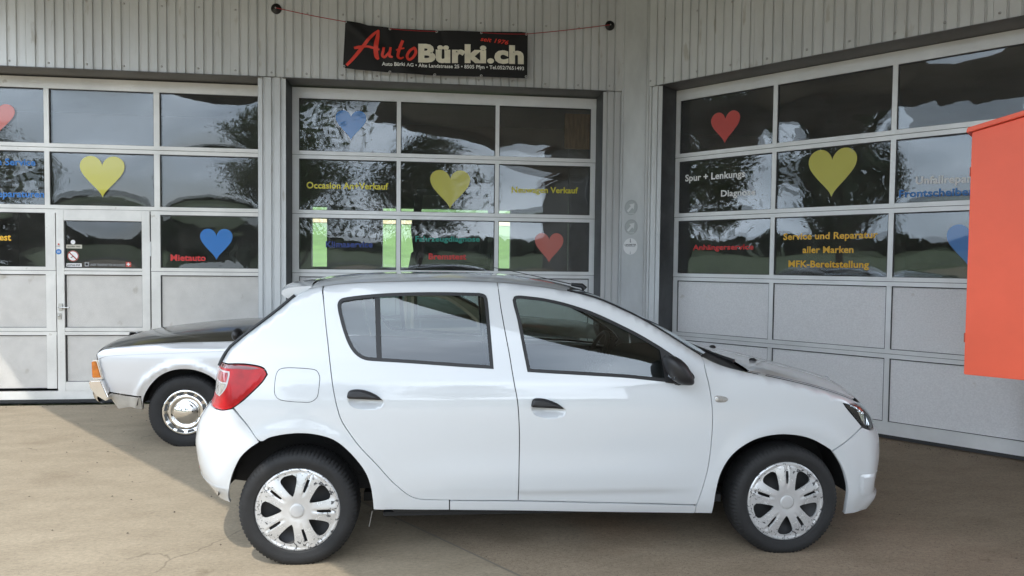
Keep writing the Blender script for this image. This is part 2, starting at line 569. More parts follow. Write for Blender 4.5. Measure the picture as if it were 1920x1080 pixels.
# ------------------------------------------------------------------ ground
def ground_mat(name, base, dark, light, crack, speck):
    m = bpy.data.materials.new(name); m.use_nodes = True
    t = m.node_tree; b = t.nodes['Principled BSDF']; b.inputs['Roughness'].default_value = 0.85
    b.inputs['Specular IOR Level'].default_value = 0.3
    N = t.nodes.new; Lk = t.links.new
    tc = N('ShaderNodeTexCoord')
    def noi(scale, detail, st=(1, 1, 1), rough=0.6):
        mp = N('ShaderNodeMapping'); mp.inputs['Scale'].default_value = st
        mp.inputs['Rotation'].default_value = (0, 0, 0.15)
        no = N('ShaderNodeTexNoise'); no.inputs['Scale'].default_value = scale; no.inputs['Detail'].default_value = detail
        no.inputs['Roughness'].default_value = rough
        Lk(tc.outputs['Object'], mp.inputs['Vector']); Lk(mp.outputs['Vector'], no.inputs['Vector'])
        return no.outputs['Fac']
    def ramp(f, p0, c0, p1, c1):
        r = N('ShaderNodeValToRGB'); r.color_ramp.elements[0].position = p0; r.color_ramp.elements[1].position = p1
        r.color_ramp.elements[0].color = (*c0, 1); r.color_ramp.elements[1].color = (*c1, 1); Lk(f, r.inputs['Fac']); return r.outputs['Color']
    def mixc(a, bb, f, mode='MIX'):
        x = N('ShaderNodeMix'); x.data_type = 'RGBA'; x.blend_type = mode
        if isinstance(f, float): x.inputs[0].default_value = f
        else: Lk(f, x.inputs[0])
        Lk(a, x.inputs[6]); Lk(bb, x.inputs[7]); return x.outputs[2]
    big = ramp(noi(0.55, 6), 0.3, dark, 0.7, base)
    mid = ramp(noi(2.2, 8, (1, 2.2, 1), 0.7), 0.34, tuple(c * 0.72 for c in base), 0.66, light)
    c = mixc(big, mid, 0.5)
    fine = ramp(noi(38, 5, (1, 2.0, 1), 0.7), 0.34, (0.84, 0.84, 0.84), 0.66, (1.12, 1.12, 1.12))
    c = mixc(c, fine, 1.0, 'MULTIPLY')
    sp = ramp(noi(150, 2), 0.56, (1, 1, 1), 0.72, (1 - speck, 1 - speck, 1 - speck))
    c = mixc(c, sp, 1.0, 'MULTIPLY')
    stain = ramp(noi(1.1, 3, (1, 1.6, 1)), 0.60, (1, 1, 1), 0.75, (0.62, 0.58, 0.54))
    c = mixc(c, stain, 0.45, 'MULTIPLY')
    oil = ramp(noi(2.6, 4), 0.66, (1, 1, 1), 0.74, (0.70, 0.67, 0.64))
    c = mixc(c, oil, 0.8, 'MULTIPLY')
    rust = ramp(noi(0.35, 4), 0.55, (1, 1, 1), 0.72, (1.12, 0.84, 0.68))
    c = mixc(c, rust, 0.8, 'MULTIPLY')
    # hairline cracks
    vo = N('ShaderNodeTexVoronoi'); vo.feature = 'DISTANCE_TO_EDGE'; vo.inputs['Scale'].default_value = 0.62
    wn = N('ShaderNodeTexNoise'); wn.inputs['Scale'].default_value = 2.5; wn.inputs['Detail'].default_value = 6
    va = N('ShaderNodeVectorMath'); va.operation = 'MULTIPLY_ADD'
    va.inputs[1].default_value = (0.55, 0.55, 0); Lk(wn.outputs['Color'], va.inputs[0]); Lk(tc.outputs['Object'], va.inputs[2])
    Lk(tc.outputs['Object'], wn.inputs['Vector']); Lk(va.outputs[0], vo.inputs['Vector'])
    cm = ramp(vo.outputs['Distance'], 0.0, (0.25,) * 3, 0.006, (1, 1, 1))
    brk = ramp(noi(0.9, 2), 0.5, (0, 0, 0), 0.56, (1, 1, 1))
    x = N('ShaderNodeMix'); x.data_type = 'RGBA'; Lk(brk, x.inputs[0]); Lk(cm, x.inputs[7]); x.inputs[6].default_value = (1, 1, 1, 1)
    c = mixc(c, x.outputs[2], crack, 'MULTIPLY')
    Lk(c, b.inputs['Base Color'])
    bp = N('ShaderNodeBump'); bp.inputs['Strength'].default_value = 0.28; bp.inputs['Distance'].default_value = 0.006
    Lk(noi(60, 6, (1, 1.4, 1), 0.7), bp.inputs['Height']); Lk(bp.outputs['Normal'], b.inputs['Normal'])
    return m
M_CONC = ground_mat('worn_concrete', (0.335, 0.278, 0.200), (0.275, 0.223, 0.155), (0.375, 0.315, 0.232), 0.5, 0.2)
M_ASPH = ground_mat('brown_asphalt', (0.305, 0.242, 0.172), (0.24, 0.186, 0.127), (0.35, 0.282, 0.205), 0.15, 0.5)
M_MEAD = mat('meadow_grass', (0.07, 0.095, 0.032), 0.9, var=0.3, vscale=0.3)

def sheet(name, pts, z, m, kind='structure', parent=None):
    return MB().add([(x, y, z) for x, y in pts], [tuple(range(len(pts)))]).build(name, m, parent, kind=kind)
# far ground, a bowl with low rises all round
def gz(x, y):
    r = math.hypot(x, y)
    return -0.03 + max(0.0, y - 19) * 0.10 * max(0, min(1, (y - 19) / 40)) + max(0.0, (r - 45)) * 0.03 + 2.2 * max(0, min(1, (r - 60) / 120)) * noise.noise(Vector((x * 0.01, y * 0.01, 0.3)))
mb = MB()
def gf(u, v):
    a = 2 * math.pi * u; r = 0.5 + 900 * v ** 2.2
    x, y = r * math.cos(a), r * math.sin(a)
    return (x, y, gz(x, y) - (0.0 if r > 30 else 0.0))
mb.grid(gf, 72, 40)
mb.build('ground', M_MEAD, kind='structure')
# joint between the concrete apron and the asphalt
J0 = on_plane(697, 952, (0, 0, 0), (0, 0, 1)); J1 = on_plane(968, 1079, (0, 0, 0), (0, 0, 1))
jd = (J1 - J0)[:2]; jd = jd / np.linalg.norm(jd)
A = J0[:2] + jd * ((7.75 - J0[1]) / jd[1]); B = J0[:2] + jd * 14
sheet('concrete_apron', [(-22, 7.75), (-22, -17.5), (B[0], -17.5), tuple(B), tuple(A)], 0.004, M_CONC)
sheet('asphalt_yard', [tuple(A), tuple(B), (B[0], -17.5), (26, -17.5), (26, 7.75)], 0.004, M_ASPH)
jn = np.array([-jd[1], jd[0]]) * 0.006
sheet('joint_strip', [tuple(A - jn), tuple(B - jn), tuple(B + jn), tuple(A + jn)], 0.008, mat('joint_sealant', (0.19, 0.165, 0.13), 0.8))
sheet('road', [(-60, -24), (60, -30), (60, -24), (-60, -18)], 0.0, mat('road_asphalt', (0.06, 0.06, 0.06), 0.8, var=0.2, vscale=1))

# ------------------------------------------------------------------ the garage building
bld = thing('garage_building', 'grey workshop building clad in ribbed metal sheets behind the cars', 'building', (0, 7.57, 0))
BO = np.array([0, 7.57, 0.0])
def wall_part(mb, fr):
    """local wall coordinates -> building coordinates"""
    c, s = math.cos(fr['r']), math.sin(fr['r'])
    o = fr['o'] - BO
    mb.v = [(o[0] + x * c - y * s, o[1] + x * s + y * c, o[2] + z) for x, y, z in mb.v]
    return mb
def ribbed(fr, x0, x1, z0, z1, pitch=0.0925, y=-REV, first=0.0, name='cladding_sheet'):
    """one rolled sheet: flat bands with narrow grooves between them"""
    mb = MB(); g, d = 0.0085, 0.016
    xs = []; x = x0 + first
    while x < x1 - 1e-4:
        xs.append(x); x += pitch
    prof = [(x0 + 0.001, y)]
    for x in xs:
        if x - x0 > 0.012 and x1 - x > 0.012:
            prof += [(x - g * 0.9, y), (x - g * 0.45, y + d), (x + g * 0.45, y + d), (x + g * 1.6, y - 0.003), (x + g * 3.2, y)]
    prof.append((x1 - 0.001, y))
    prof = [p for i, p in enumerate(prof) if i == 0 or p[0] > prof[i - 1][0] + 1e-5]
    n = len(prof)
    vs = [(px, py, z0) for px, py in prof] + [(px, py, z1) for px, py in prof]
    fs = [(i, i + 1, n + i + 1, n + i) for i in range(n - 1)]
    b = len(vs)
    vs += [(x0 + .001, y + 0.03, z0), (x1 - .001, y + 0.03, z0), (x0 + .001, y + 0.03, z1), (x1 - .001, y + 0.03, z1)]
    fs += [(0, n, b + 2, b), (n - 1, b + 1, b + 3, 2 * n - 1)]
    fs += [(i, b, i + 1) if i < n // 2 else (i, b + 1, i + 1) for i in range(n - 1)]
    fs += [(n // 2, b, b + 1)]
    mb.add(vs, fs)
    return wall_part(mb, fr).build(name, M_CLAD, bld)
screws = MB()
def screw_row(fr, x0, x1, z, pitch=0.37, y=-REV):
    mb = MB(); x = x0
    while x < x1:
        j = random.uniform(-0.006, 0.006)
        mb.lathe([(0.0001, -0.010), (0.006, -0.009), (0.010, -0.004), (0.012, -0.001)], 8, c=(x + j, y - 0.001, z + random.uniform(-.008, .008)))
        x += pitch
    wall_part(mb, fr); screws.add(mb.v, mb.f, True)
# left wall: fascia sheets, seams where the photograph shows them
seams = [-9.0, -7.9]
for px in (-322, -132, 51, 245, 433, 617):
    seams.append(wl(LW, px, 100, -REV)[0])
seams += [0.18, 1.29, CORN_X]
seams = sorted(seams)
for a, b in zip(seams[:-1], seams[1:]):
    ribbed(LW, a, b, FZ, TOPZ, y=-REV - 0.022, first=0.0925)
screw_row(LW, wl(LW, 20, 120, -REV)[0] - 3.33, CORN_X - .03, 3.60, 0.37, -REV - .022)
screw_row(LW, wl(LW, 20, 8, -REV)[0] - 3.33, CORN_X - .03, 4.235, 0.37, -REV - .022)
# pilasters
PIL = [(-9.0, -5.36), (-1.867, -1.577), (1.912, CORN_X)]
ribbed(LW, PIL[0][0], PIL[0][1], 0.0, FZ - 0.002)
ribbed(LW, PIL[1][0], PIL[1][1], 0.0, FZ - 0.002, first=0.052)
ribbed(LW, PIL[2][0], PIL[2][1], 0.0, FZ - 0.002, first=0.045, pitch=0.08)
# right wall
SE = 7.0
ribbed(RW, CORN_S + 0.36, -0.055, 0.0, FZ - .012, first=0.03, pitch=0.075)
rse = [CORN_S + 0.36] + [wl(RW, px, 60, -REV)[0] for px in (1252, 1416, 1613, 1862)] + [4.3, 5.4, SE]
for a, b in zip(rse[:-1], rse[1:]):
    ribbed(RW, a, b, FZ - .01, TOPZ, y=-REV - 0.022, first=0.0925)
ribbed(RW, 3.40, SE, 0.0, FZ - .012, first=0.05)
screw_row(RW, -0.02, SE - .1, 3.60, 0.37, -REV - .022)
screw_row(RW, -0.02, SE - .1, 4.235, 0.37, -REV - .022)
screw_row(RW, CORN_S + .375, CORN_S + .376, 3.6, 1, -REV - .022)
# smooth corner sheet with folded edges
mb = MB()
y = -REV
prof = [(CORN_S + .001, y + .012), (CORN_S + .012, y - .018), (CORN_S + .026, y - .018), (CORN_S + .032, y - .006), (CORN_S + .30, y - .006),
        (CORN_S + .308, y - .018), (CORN_S + .322, y - .018), (CORN_S + .330, y - .006), (CORN_S + .345, y - .006), (CORN_S + .359, y + .01)]
n = len(prof)
mb.add([(a, b, 0) for a, b in prof] + [(a, b, TOPZ) for a, b in prof], [(i, i + 1, n + i + 1, n + i) for i in range(n - 1)])
wall_part(mb, RW).build('corner_sheet', mat('corner_sheet_grey', (0.53, 0.545, 0.55), 0.5, 0.15, var=0.25, vscale=1.8, stretch=(1, 1, .4)), bld)
mb = MB()
for s in (0.019, 0.315):
    for k in range(9):
        mb.lathe([(0.0001, -0.006), (0.004, -0.005), (0.006, -0.001)], 6, c=(CORN_S + s, y - .018, 0.5 + k * 0.42))
wall_part(mb, RW); screws.add(mb.v, mb.f, True)
screws.build('screw_heads', M_SCREW, bld, kind='stuff')
# reveals (jambs and soffits) round the three openings
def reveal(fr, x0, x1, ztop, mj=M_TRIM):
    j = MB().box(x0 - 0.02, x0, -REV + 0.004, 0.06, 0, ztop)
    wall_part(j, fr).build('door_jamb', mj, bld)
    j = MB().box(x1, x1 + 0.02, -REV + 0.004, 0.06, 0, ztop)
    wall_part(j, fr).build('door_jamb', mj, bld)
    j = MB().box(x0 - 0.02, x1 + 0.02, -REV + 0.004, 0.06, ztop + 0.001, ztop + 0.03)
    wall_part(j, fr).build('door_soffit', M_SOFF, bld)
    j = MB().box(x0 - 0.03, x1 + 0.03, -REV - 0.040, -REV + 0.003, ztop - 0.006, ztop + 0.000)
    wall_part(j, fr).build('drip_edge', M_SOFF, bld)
reveal(LW, -5.34, -1.868, 3.545)
reveal(LW, -1.576, 1.911, 3.545)
reveal(RW, -0.054, 3.38, 3.535)
# workshop behind the doors: floor, ceiling, walls, a back wall with two bright gaps
REAR = 16.0
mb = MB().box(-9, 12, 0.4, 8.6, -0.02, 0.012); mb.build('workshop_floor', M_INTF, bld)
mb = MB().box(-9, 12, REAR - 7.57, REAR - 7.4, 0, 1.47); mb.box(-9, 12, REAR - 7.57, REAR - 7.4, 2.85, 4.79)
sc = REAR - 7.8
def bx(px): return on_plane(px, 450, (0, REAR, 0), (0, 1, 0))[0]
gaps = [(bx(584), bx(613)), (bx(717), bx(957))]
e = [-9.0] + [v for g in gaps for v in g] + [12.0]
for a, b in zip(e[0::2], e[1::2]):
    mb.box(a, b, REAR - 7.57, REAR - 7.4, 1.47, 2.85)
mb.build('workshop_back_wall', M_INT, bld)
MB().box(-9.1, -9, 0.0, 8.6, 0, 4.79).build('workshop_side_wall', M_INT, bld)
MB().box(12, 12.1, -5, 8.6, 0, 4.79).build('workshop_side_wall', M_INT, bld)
# flat roof over the workshop, with the canopy that reaches out over the yard along the right wing
EDGE = 1.97 - 4.5 * (0.10 * 0.752 + 0.60 * 0.659)
nr = np.array([0.75223634, 0.65889339]); ur = np.array([0.65889339, -0.75223634])
def along(npos, s): return nr * npos + ur * s
x_l = (EDGE - nr[1] * 7.57) / nr[0]
pL = np.array([x_l, 7.57])
CAN_R = 19.0
pR = pL + ur * CAN_R
pR2 = pR + nr * 6.2
roof = [(-9.1, 7.55), tuple(pL), tuple(pR), tuple(pR2), (7.2, 1.9), (12.1, 2.5), (12.1, 16.2), (-9.1, 16.2)]
mb = MB()
rp = [(x, y - 7.57) for x, y in roof]
n = len(rp)
M_CANO = mat('canopy_sheet', (0.30, 0.305, 0.305), 0.6, 0.0, var=0.15, vscale=1)
mb.add([(x, y, TOPZ - .25) for x, y in rp] + [(x, y, TOPZ + .12) for x, y in rp],
       [tuple(range(n)), tuple(range(2 * n - 1, n - 1, -1))] + [(i, (i + 1) % n, n + (i + 1) % n, n + i) for i in range(n)])
me = mb.mesh('canopy_roof'); fix_normals(me)
link('canopy_roof', me, M_CANO, bld)
mb = MB()
nseg = int(CAN_R / 0.045)
prof = []
for i in range(nseg + 1):
    p = pL + ur * (i * CAN_R / nseg) - nr * (0.02 + 0.014 * (i % 4 in (1, 2)))
    prof.append(p - np.array([0, 7.57]))
vs = [(p[0], p[1], 4.52 + 0.012 * (i % 4 in (1, 2))) for i, p in enumerate(prof)] + [(p[0], p[1], TOPZ + .15) for p in prof]
m_ = len(prof)
mb.add(vs, [(i, i + 1, m_ + i + 1, m_ + i) for i in range(m_ - 1)])
mb.build('canopy_fascia', M_CLAD, bld)

# field and path on the rise behind the building, seen through the workshop
def slope_strip(name, y0, y1, m, dz):
    mb = MB()
    mb.grid(lambda u, v: (-60 + 120 * u, y0 + (y1 - y0) * v, gz(-60 + 120 * u, y0 + (y1 - y0) * v) + dz), 24, 16)
    return mb.build(name, m, kind='structure')
slope_strip('field', 18.5, 120, mat('bright_field_grass', (0.10, 0.19, 0.04), .9, var=.25, vscale=.4), .10)
slope_strip('crop_strip', 64, 69, mat('ripe_crop', (0.42, 0.34, 0.17), .9, var=.2, vscale=1), .16)

# ------------------------------------------------------------------ sectional doors
ROWS = [(2.825, 3.412), (2.162, 2.738), (1.492, 2.077), (0.831, 1.411), (0.164, 0.749)]   # glass, glass, glass, panel, panel
SECT = [3.50, 2.7815, 2.1195, 1.4515, 0.790, 0.045]
YP = 0.024
class Pane:
    def __init__(s, x0, x1, z0, z1, amp):
        s.b = (x0, x1, z0, z1); s.a = amp
        s.k = [random.uniform(-1, 1) for _ in range(8)]
    def __call__(s, x, z):
        x0, x1, z0, z1 = s.b
        u = (np.asarray(x) - x0) / (x1 - x0); v = (np.asarray(z) - z0) / (z1 - z0)
        e = np.clip((1 - (2 * u - 1) ** 2) * (1 - (2 * v - 1) ** 2), 0, 1)
        k = s.k
        r = 0.0006 * (k[0] * np.sin(6.3 * u + 3 * k[1]) + k[2] * np.sin(5 * v + 4 * u + 3 * k[3])) + 0.00012 * np.sin(17 * v + 9 * k[5] + 6 * u * k[6]) + 0.00010 * np.sin(23 * u + 7 * np.sin(5 * v + k[7]) + 9 * k[4])
        return YP - s.a * e ** 0.8 + r * np.sqrt(e)
PANES = {}
def make_door(key, label, fr, cols, wid, alu, pan, amps, wicket=None):
    d = thing('sectional_door', label, 'garage door', tuple(fr['o']), fr['r'])
    xl, xr = wid
    # top rail, section rails: two profiles with a fine joint between
    MB().box(xl, xr, 0.0, 0.05, ROWS[0][1], SECT[0] + .03).build('rail', alu, d)
    for i in range(5):
        z_hi = ROWS[i][0]
        z_lo = ROWS[i + 1][1] if i < 4 else SECT[5]
        if i < 4:
            segs = [(xl, xr)]
            if wicket and i >= 2:
                segs = [(xl, wicket[0] - .004), (wicket[1] + .004, xr)]
            for a, b in segs:
                j = SECT[i + 1]
                MB().box(a, b, 0.0, 0.05, j + .0025, z_hi).build('rail', alu, d)
                MB().box(a, b, 0.004, 0.05, z_lo, j - .0025).build('rail', alu, d)
                MB().box(a, b, 0.014, 0.045, j - .0025, j + .0025).build('section_joint', M_BEAD, d)
        else:
            MB().box(xl, xr, 0.0, 0.05, z_lo, z_hi if not wicket else z_hi - 0.03).build('rail', alu, d)
            MB().box(xl, xr, 0.008, 0.045, 0.012, SECT[5] - .001).build('bottom_seal', M_BEAD, d)
    # stiles and mullions, one per row so that the joints show
    edges = [xl] + [v for c in cols for v in c] + [xr]
    for i, (z0, z1) in enumerate(ROWS):
        for a, b in zip(edges[0::2], edges[1::2]):
            if wicket and i >= 2 and a > wicket[0] - 0.3 and b < wicket[1] + 0.3:
                a2, b2 = (a, wicket[0] - .006) if a < wicket[0] else (wicket[1] + .006, b)
                if a2 < b2: MB().box(a2, b2, 0.001, 0.05, z0, z1).build('stile', alu, d)
                continue
            MB().box(a, b, 0.002, 0.05, z0 + .0005, z1 - .0005).build('stile', alu, d)
        for j, (x0, x1) in enumerate(cols):
            if wicket and i >= 2 and x0 < wicket[0] < x1: continue
            fill(d, i, j, x0, x1, z0, z1, key, pan, amps)
    return d
def fill(d, i, j, x0, x1, z0, z1, key, pan, amps):
    bd = MB(); t = 0.007
    bd.box(x0, x1, 0.012, 0.04, z1 - t * 1.3, z1); bd.box(x0, x1, 0.014, 0.04, z0, z0 + t * .6)
    bd.box(x0, x0 + t, 0.013, 0.04, z0 + t, z1 - t * 1.3 - .001); bd.box(x1 - t, x1, 0.013, 0.04, z0 + t, z1 - t * 1.3 - .001)
    bd.build('glazing_bead', M_BEAD, d)
    if i < 3:
        pn = Pane(x0 + .004, x1 - .004, z0 + .004, z1 - .004, amps[(i, j)] if (i, j) in amps else random.choice((-1, 1)) * random.uniform(.002, .004))
        PANES[(key, i, j)] = pn
        mb = MB().grid(lambda u, v: (pn.b[0] + u * (pn.b[1] - pn.b[0]), float(pn(pn.b[0] + u * (pn.b[1] - pn.b[0]), pn.b[2] + v * (pn.b[3] - pn.b[2]))), pn.b[2] + v * (pn.b[3] - pn.b[2])), 30, 20)
        pn.o = mb.build('window_pane', M_PANE, d)
        pi_ = Pane(*pn.b, pn.a * random.uniform(.2, .9))
        mb = MB().grid(lambda u, v: (pi_.b[0] + u * (pi_.b[1] - pi_.b[0]), float(pi_(pi_.b[0] + u * (pi_.b[1] - pi_.b[0]), pi_.b[2] + v * (pi_.b[3] - pi_.b[2]))) + .016, pi_.b[2] + v * (pi_.b[3] - pi_.b[2])), 24, 16)
        mb.build('inner_pane', M_PANEI, d)
    else:
        pn = Pane(x0 + .004, x1 - .004, z0 + .004, z1 - .004, random.uniform(-.003, .005))
        mb = MB().grid(lambda u, v: (pn.b[0] + u * (pn.b[1] - pn.b[0]), float(pn(pn.b[0] + u * (pn.b[1] - pn.b[0]), pn.b[2] + v * (pn.b[3] - pn.b[2]))), pn.b[2] + v * (pn.b[3] - pn.b[2])), 10, 8)
        mb.build('infill_panel', pan, d)

wx0, wx1 = wl(LW, 104.5, 450)[0], wl(LW, 282, 450)[0]
DL = make_door('L', 'left garage door with a hinged wicket door set into it', LW,
               [(-5.234, -4.164), (-4.113, -3.043), (-2.983, -1.913)], (-5.335, -1.872), M_ALUL, M_PANL,
               {(0, 0): .008, (0, 1): -.010, (0, 2): .009, (1, 0): -.006, (1, 1): .010, (1, 2): .008, (2, 2): -.006}, wicket=(wx0, wx1))
DC = make_door('C', 'middle garage door behind the white car, under the banner', LW,
               [(-1.499, -0.414), (-0.369, 0.716), (0.761, 1.846)], (-1.572, 1.907), M_ALU, M_PAN,
               {(0, 0): -.005, (0, 1): .005, (0, 2): .006, (1, 0): .003, (1, 1): -.004, (1, 2): .006, (2, 0): .004, (2, 1): .002, (2, 2): .004})
DR = make_door('R', 'right garage door on the angled wing beside the orange cabinet', RW,
               [(0.0, 1.038), (1.08, 2.117), (2.159, 3.196)], (-0.05, 3.27), M_ALU, M_PAN,
               {(0, 0): -.0075, (0, 1): -.005, (0, 2): -.008, (1, 0): .003, (1, 1): -.005, (1, 2): .005, (2, 0): .003, (2, 1): .004, (2, 2): .006})
# ------------------------------------------------------------------ wicket door in the left door
WD = sub('wicket_door', DL, 'hinged wicket door with small stickers on its pane')
gz0, gz1 = wl(LW, 190, 503)[1], wl(LW, 190, 414)[1]
gx0, gx1 = wl(LW, 120, 460)[0], wl(LW, 266, 460)[0]
ztop = 2.1195 - .012
mb = MB()
A_, B_ = wx0 + .004, wx1 - .006
mb.box(A_, gx0, -0.002, 0.048, 0.135, ztop); mb.box(gx1, B_, -0.002, 0.048, 0.135, ztop)
mb.box(gx0, gx1, -0.001, 0.048, gz1, ztop)
pz = [(0.831, 1.411), (0.235, 0.749)]
for a, b in ((1.454, gz0), (1.411, 1.449), (0.792, 0.831), (0.749, 0.787), (0.135, 0.235)):
    mb.box(gx0, gx1, -0.001, 0.048, a, b)
mb.build('leaf_frame', M_ALUL, WD, bevel=0.002)
MB().box(wx1 - .004, wx1 + .002, 0.0, 0.02, 0.13, 2.115).box(wx0 - .003, wx0 + .002, 0.012, 0.03, 0.13, 2.115).build('door_gap_seal', M_BEAD, WD)
MB().box(B_ + .001, B_ + .010, -.006, .01, 1.62, 1.78).box(B_ + .001, B_ + .010, -.006, .01, .5, .66).build('hinge', M_ALU, WD)
MB().box(wx0 - .003, wx1 + .003, 0.0, 0.05, 2.1085, 2.1185).build('wicket_head', M_ALUL, WD)
def wicket_fill(z0, z1, glassy):
    bd = MB(); t = .007
    bd.box(gx0, gx1, .012, .04, z1 - t * 1.3, z1).box(gx0, gx1, .014, .04, z0, z0 + t * .6)
    bd.box(gx0, gx0 + t * 1.4, .013, .04, z0 + t, z1 - t * 1.3 - .001).box(gx1 - t, gx1, .013, .04, z0 + t, z1 - t * 1.3 - .001)
    bd.build('glazing_bead', M_BEAD, WD)
    pn = Pane(gx0 + .004, gx1 - .004, z0 + .004, z1 - .004, 0.007 if glassy else .002)
    mb = MB().grid(lambda u, v: (pn.b[0] + u * (pn.b[1] - pn.b[0]), float(pn(pn.b[0] + u * (pn.b[1] - pn.b[0]), pn.b[2] + v * (pn.b[3] - pn.b[2]))), pn.b[2] + v * (pn.b[3] - pn.b[2])), 20, 14)
    mb.build('window_pane' if glassy else 'infill_panel', M_PANE if glassy else M_PANL, WD)
    return pn
PW = wicket_fill(gz0, gz1, True)
for a, b in pz: wicket_fill(a, b, False)
M_HAND = mat('brushed_steel', (0.5, 0.5, 0.49), 0.3, 0.9)
hx, hz = wl(LW, 115, 576)
mb = MB().box(hx - .022, hx + .014, -.012, -.003, hz - .035, hz + .04)
mb.tube([(hx, -.01, hz), (hx, -.05, hz), (hx + .01, -.056, hz), (hx + .11, -.056, hz - .002)], .008, 8)
mb.build('door_handle', M_HAND, WD)
hx, hz = wl(LW, 112, 593)
mb = MB().box(hx - .018, hx + .018, -.012, -.003, hz - .033, hz + .033)
mb.lathe([(.0001, -.018), (.012, -.017), (.013, -.012)], 12, c=(hx, 0, hz + .006))
mb.build('lock_plate', M_HAND, WD)

# ------------------------------------------------------------------ film stickers and lettering
def film(name, poly, lift, m, parent, label=None, h=.03, off=.002):
    me = panel_mesh(name, np.array(poly), [], lambda x, z: -lift(x, z), -1, h=h, flange=0, off=off)
    return link(name, me, m, parent, label)
def heart_poly(cx, cz, w, hgt, n=56, lean=0.0):
    out = []
    for k in range(n):
        t = 2 * math.pi * k / n
        x = 16 * math.sin(t) ** 3
        z = 13 * math.cos(t) - 5 * math.cos(2 * t) - 2 * math.cos(3 * t) - math.cos(4 * t)
        x = x / 32.0
        z = (z + 17) / 28.9 - 1.0
        x *= 1.0 - 0.10 * max(0, 1 - abs(z + .55) / .45)
        out.append((cx + x * w + lean * (z + .5) * w, cz + z * hgt))
    return out
def heart(fr, key, i, j, pl, pr, pt, pb, pxtip, m, label):
    pn = PANES[(key, i, j)]
    yy = (pt + pb) / 2
    x0, x1 = wl(fr, pl, yy, YP)[0], wl(fr, pr, yy, YP)[0]
    zt, zb = wl(fr, (pl + pr) / 2, pt, YP)[1], wl(fr, pxtip, pb, YP)[1]
    film('heart_sticker', heart_poly((x0 + x1) / 2, zt, x1 - x0, zt - zb), pn, m, pn.o, label, off=.0018)
heart(LW, 'L', 0, 0, -38, 30, 195, 253, -4, M_PINK, 'faded red heart sticker')
heart(LW, 'L', 1, 1, 149, 236, 293, 371, 197, M_YEL, 'yellow heart sticker')
heart(LW, 'L', 2, 2, 374, 437, 429, 488, 406, M_BLUE, 'blue heart sticker')
heart(LW, 'C', 0, 0, 628, 688, 207, 263, 660, M_BLUE, 'blue heart sticker')
heart(LW, 'C', 1, 1, 805, 882.7, 319, 392, 848, M_YEL, 'yellow heart sticker')
heart(LW, 'C', 2, 2, 1001.7, 1057, 437, 493, 1029, M_PINK, 'faded red heart sticker')
heart(RW, 'R', 0, 0, 1331.7, 1388, 209, 269, 1361, M_RED, 'red heart sticker')
heart(RW, 'R', 1, 1, 1514, 1608, 279, 370, 1560, M_YEL, 'yellow heart sticker')
heart(RW, 'R', 2, 2, 1773, 1868, 420, 505, 1826, M_BLUE, 'blue heart sticker')

def letters(fr, pn, body, pxl, yl, pxr, yr, cap, m, parent, label=None, bold=.027, d=.0022):
    v, f = glyphs(body, bold)
    ch = cap_h(bold)
    x0, z0 = wl(fr, pxl, yl, YP); x1, z1 = wl(fr, pxr, yr, YP)
    _, zc_ = wl(fr, pxl, yl - cap, YP)
    mn, mx = v[:, 0].min(), v[:, 0].max()
    t = (v[:, 0] - mn) / (mx - mn)
    X = x0 + t * (x1 - x0); Z = z0 + t * (z1 - z0) + v[:, 1] / ch * (zc_ - z0)
    Y = (pn(X, Z) if callable(pn) else np.full(len(X), pn)) - d
    mb = MB().add(np.stack([X, Y, Z], 1), f)
    return mb.build('lettering', m, parent, label, kind='stuff' if parent is WD else None)
def plet(fr, key, i, j, *a, **k):
    pn = PANES[(key, i, j)]
    letters(fr, pn, *a[:-1], a[-1], pn.o, **k)
plet(LW, 'L', 1, 0, 'e Service', -6, 309, 66.5, 310.5, 12.5, M_LBLUE)
plet(LW, 'L', 1, 0, 'Reparaturen', -16, 369, 83, 370, 12.5, M_LBLUE)
plet(LW, 'L', 2, 0, 'test', -8, 450.5, 20.7, 450.7, 12.5, M_ORY)
plet(LW, 'L', 2, 2, 'Mietauto', 320, 488.5, 385.7, 489, 11.5, M_REDT)
plet(LW, 'C', 1, 0, 'Occasion An+Verkauf', 574.7, 352.8, 728, 355.5, 12, M_YELT)
plet(LW, 'C', 1, 2, 'Neuwagen Verkauf', 959, 361, 1083.5, 362.5, 11, M_YELT)
plet(LW, 'C', 2, 0, 'Klimaservice', 611, 463.5, 699, 463.8, 11.5, M_DBLUE)
plet(LW, 'C', 2, 1, 'Fahrzeugdiagnose', 778.7, 452.5, 899.5, 453, 10, M_TEAL)
plet(LW, 'C', 2, 1, 'Bremstest', 803.8, 486, 874, 486.4, 11, M_REDT)
plet(RW, 'R', 1, 0, 'Spur + Lenkungs', 1285, 340, 1397, 331.5, 12, M_WHT)
plet(RW, 'R', 1, 0, 'Diagnose', 1352, 368.4, 1416.5, 365.4, 11.5, M_WHT)
plet(RW, 'R', 2, 0, 'Anhängerservice', 1299.5, 468.5, 1413, 467.5, 9.5, M_REDT)
plet(RW, 'R', 2, 1, 'Service und Reparatur', 1469, 449.6, 1646, 446, 12, M_ORY)
plet(RW, 'R', 2, 1, 'aller Marken', 1505, 474.2, 1600.5, 473.8, 12, M_ORY)
plet(RW, 'R', 2, 1, 'MFK-Bereitstellung', 1478.5, 500.4, 1629.5, 502, 12, M_ORY)
plet(RW, 'R', 1, 2, 'Unfallreparaturen', 1717, 345.3, 1888, 339.5, 14, M_WHT)
plet(RW, 'R', 1, 2, 'Frontscheiben', 1685.7, 370, 1828, 365.5, 13.5, M_LBLUE)

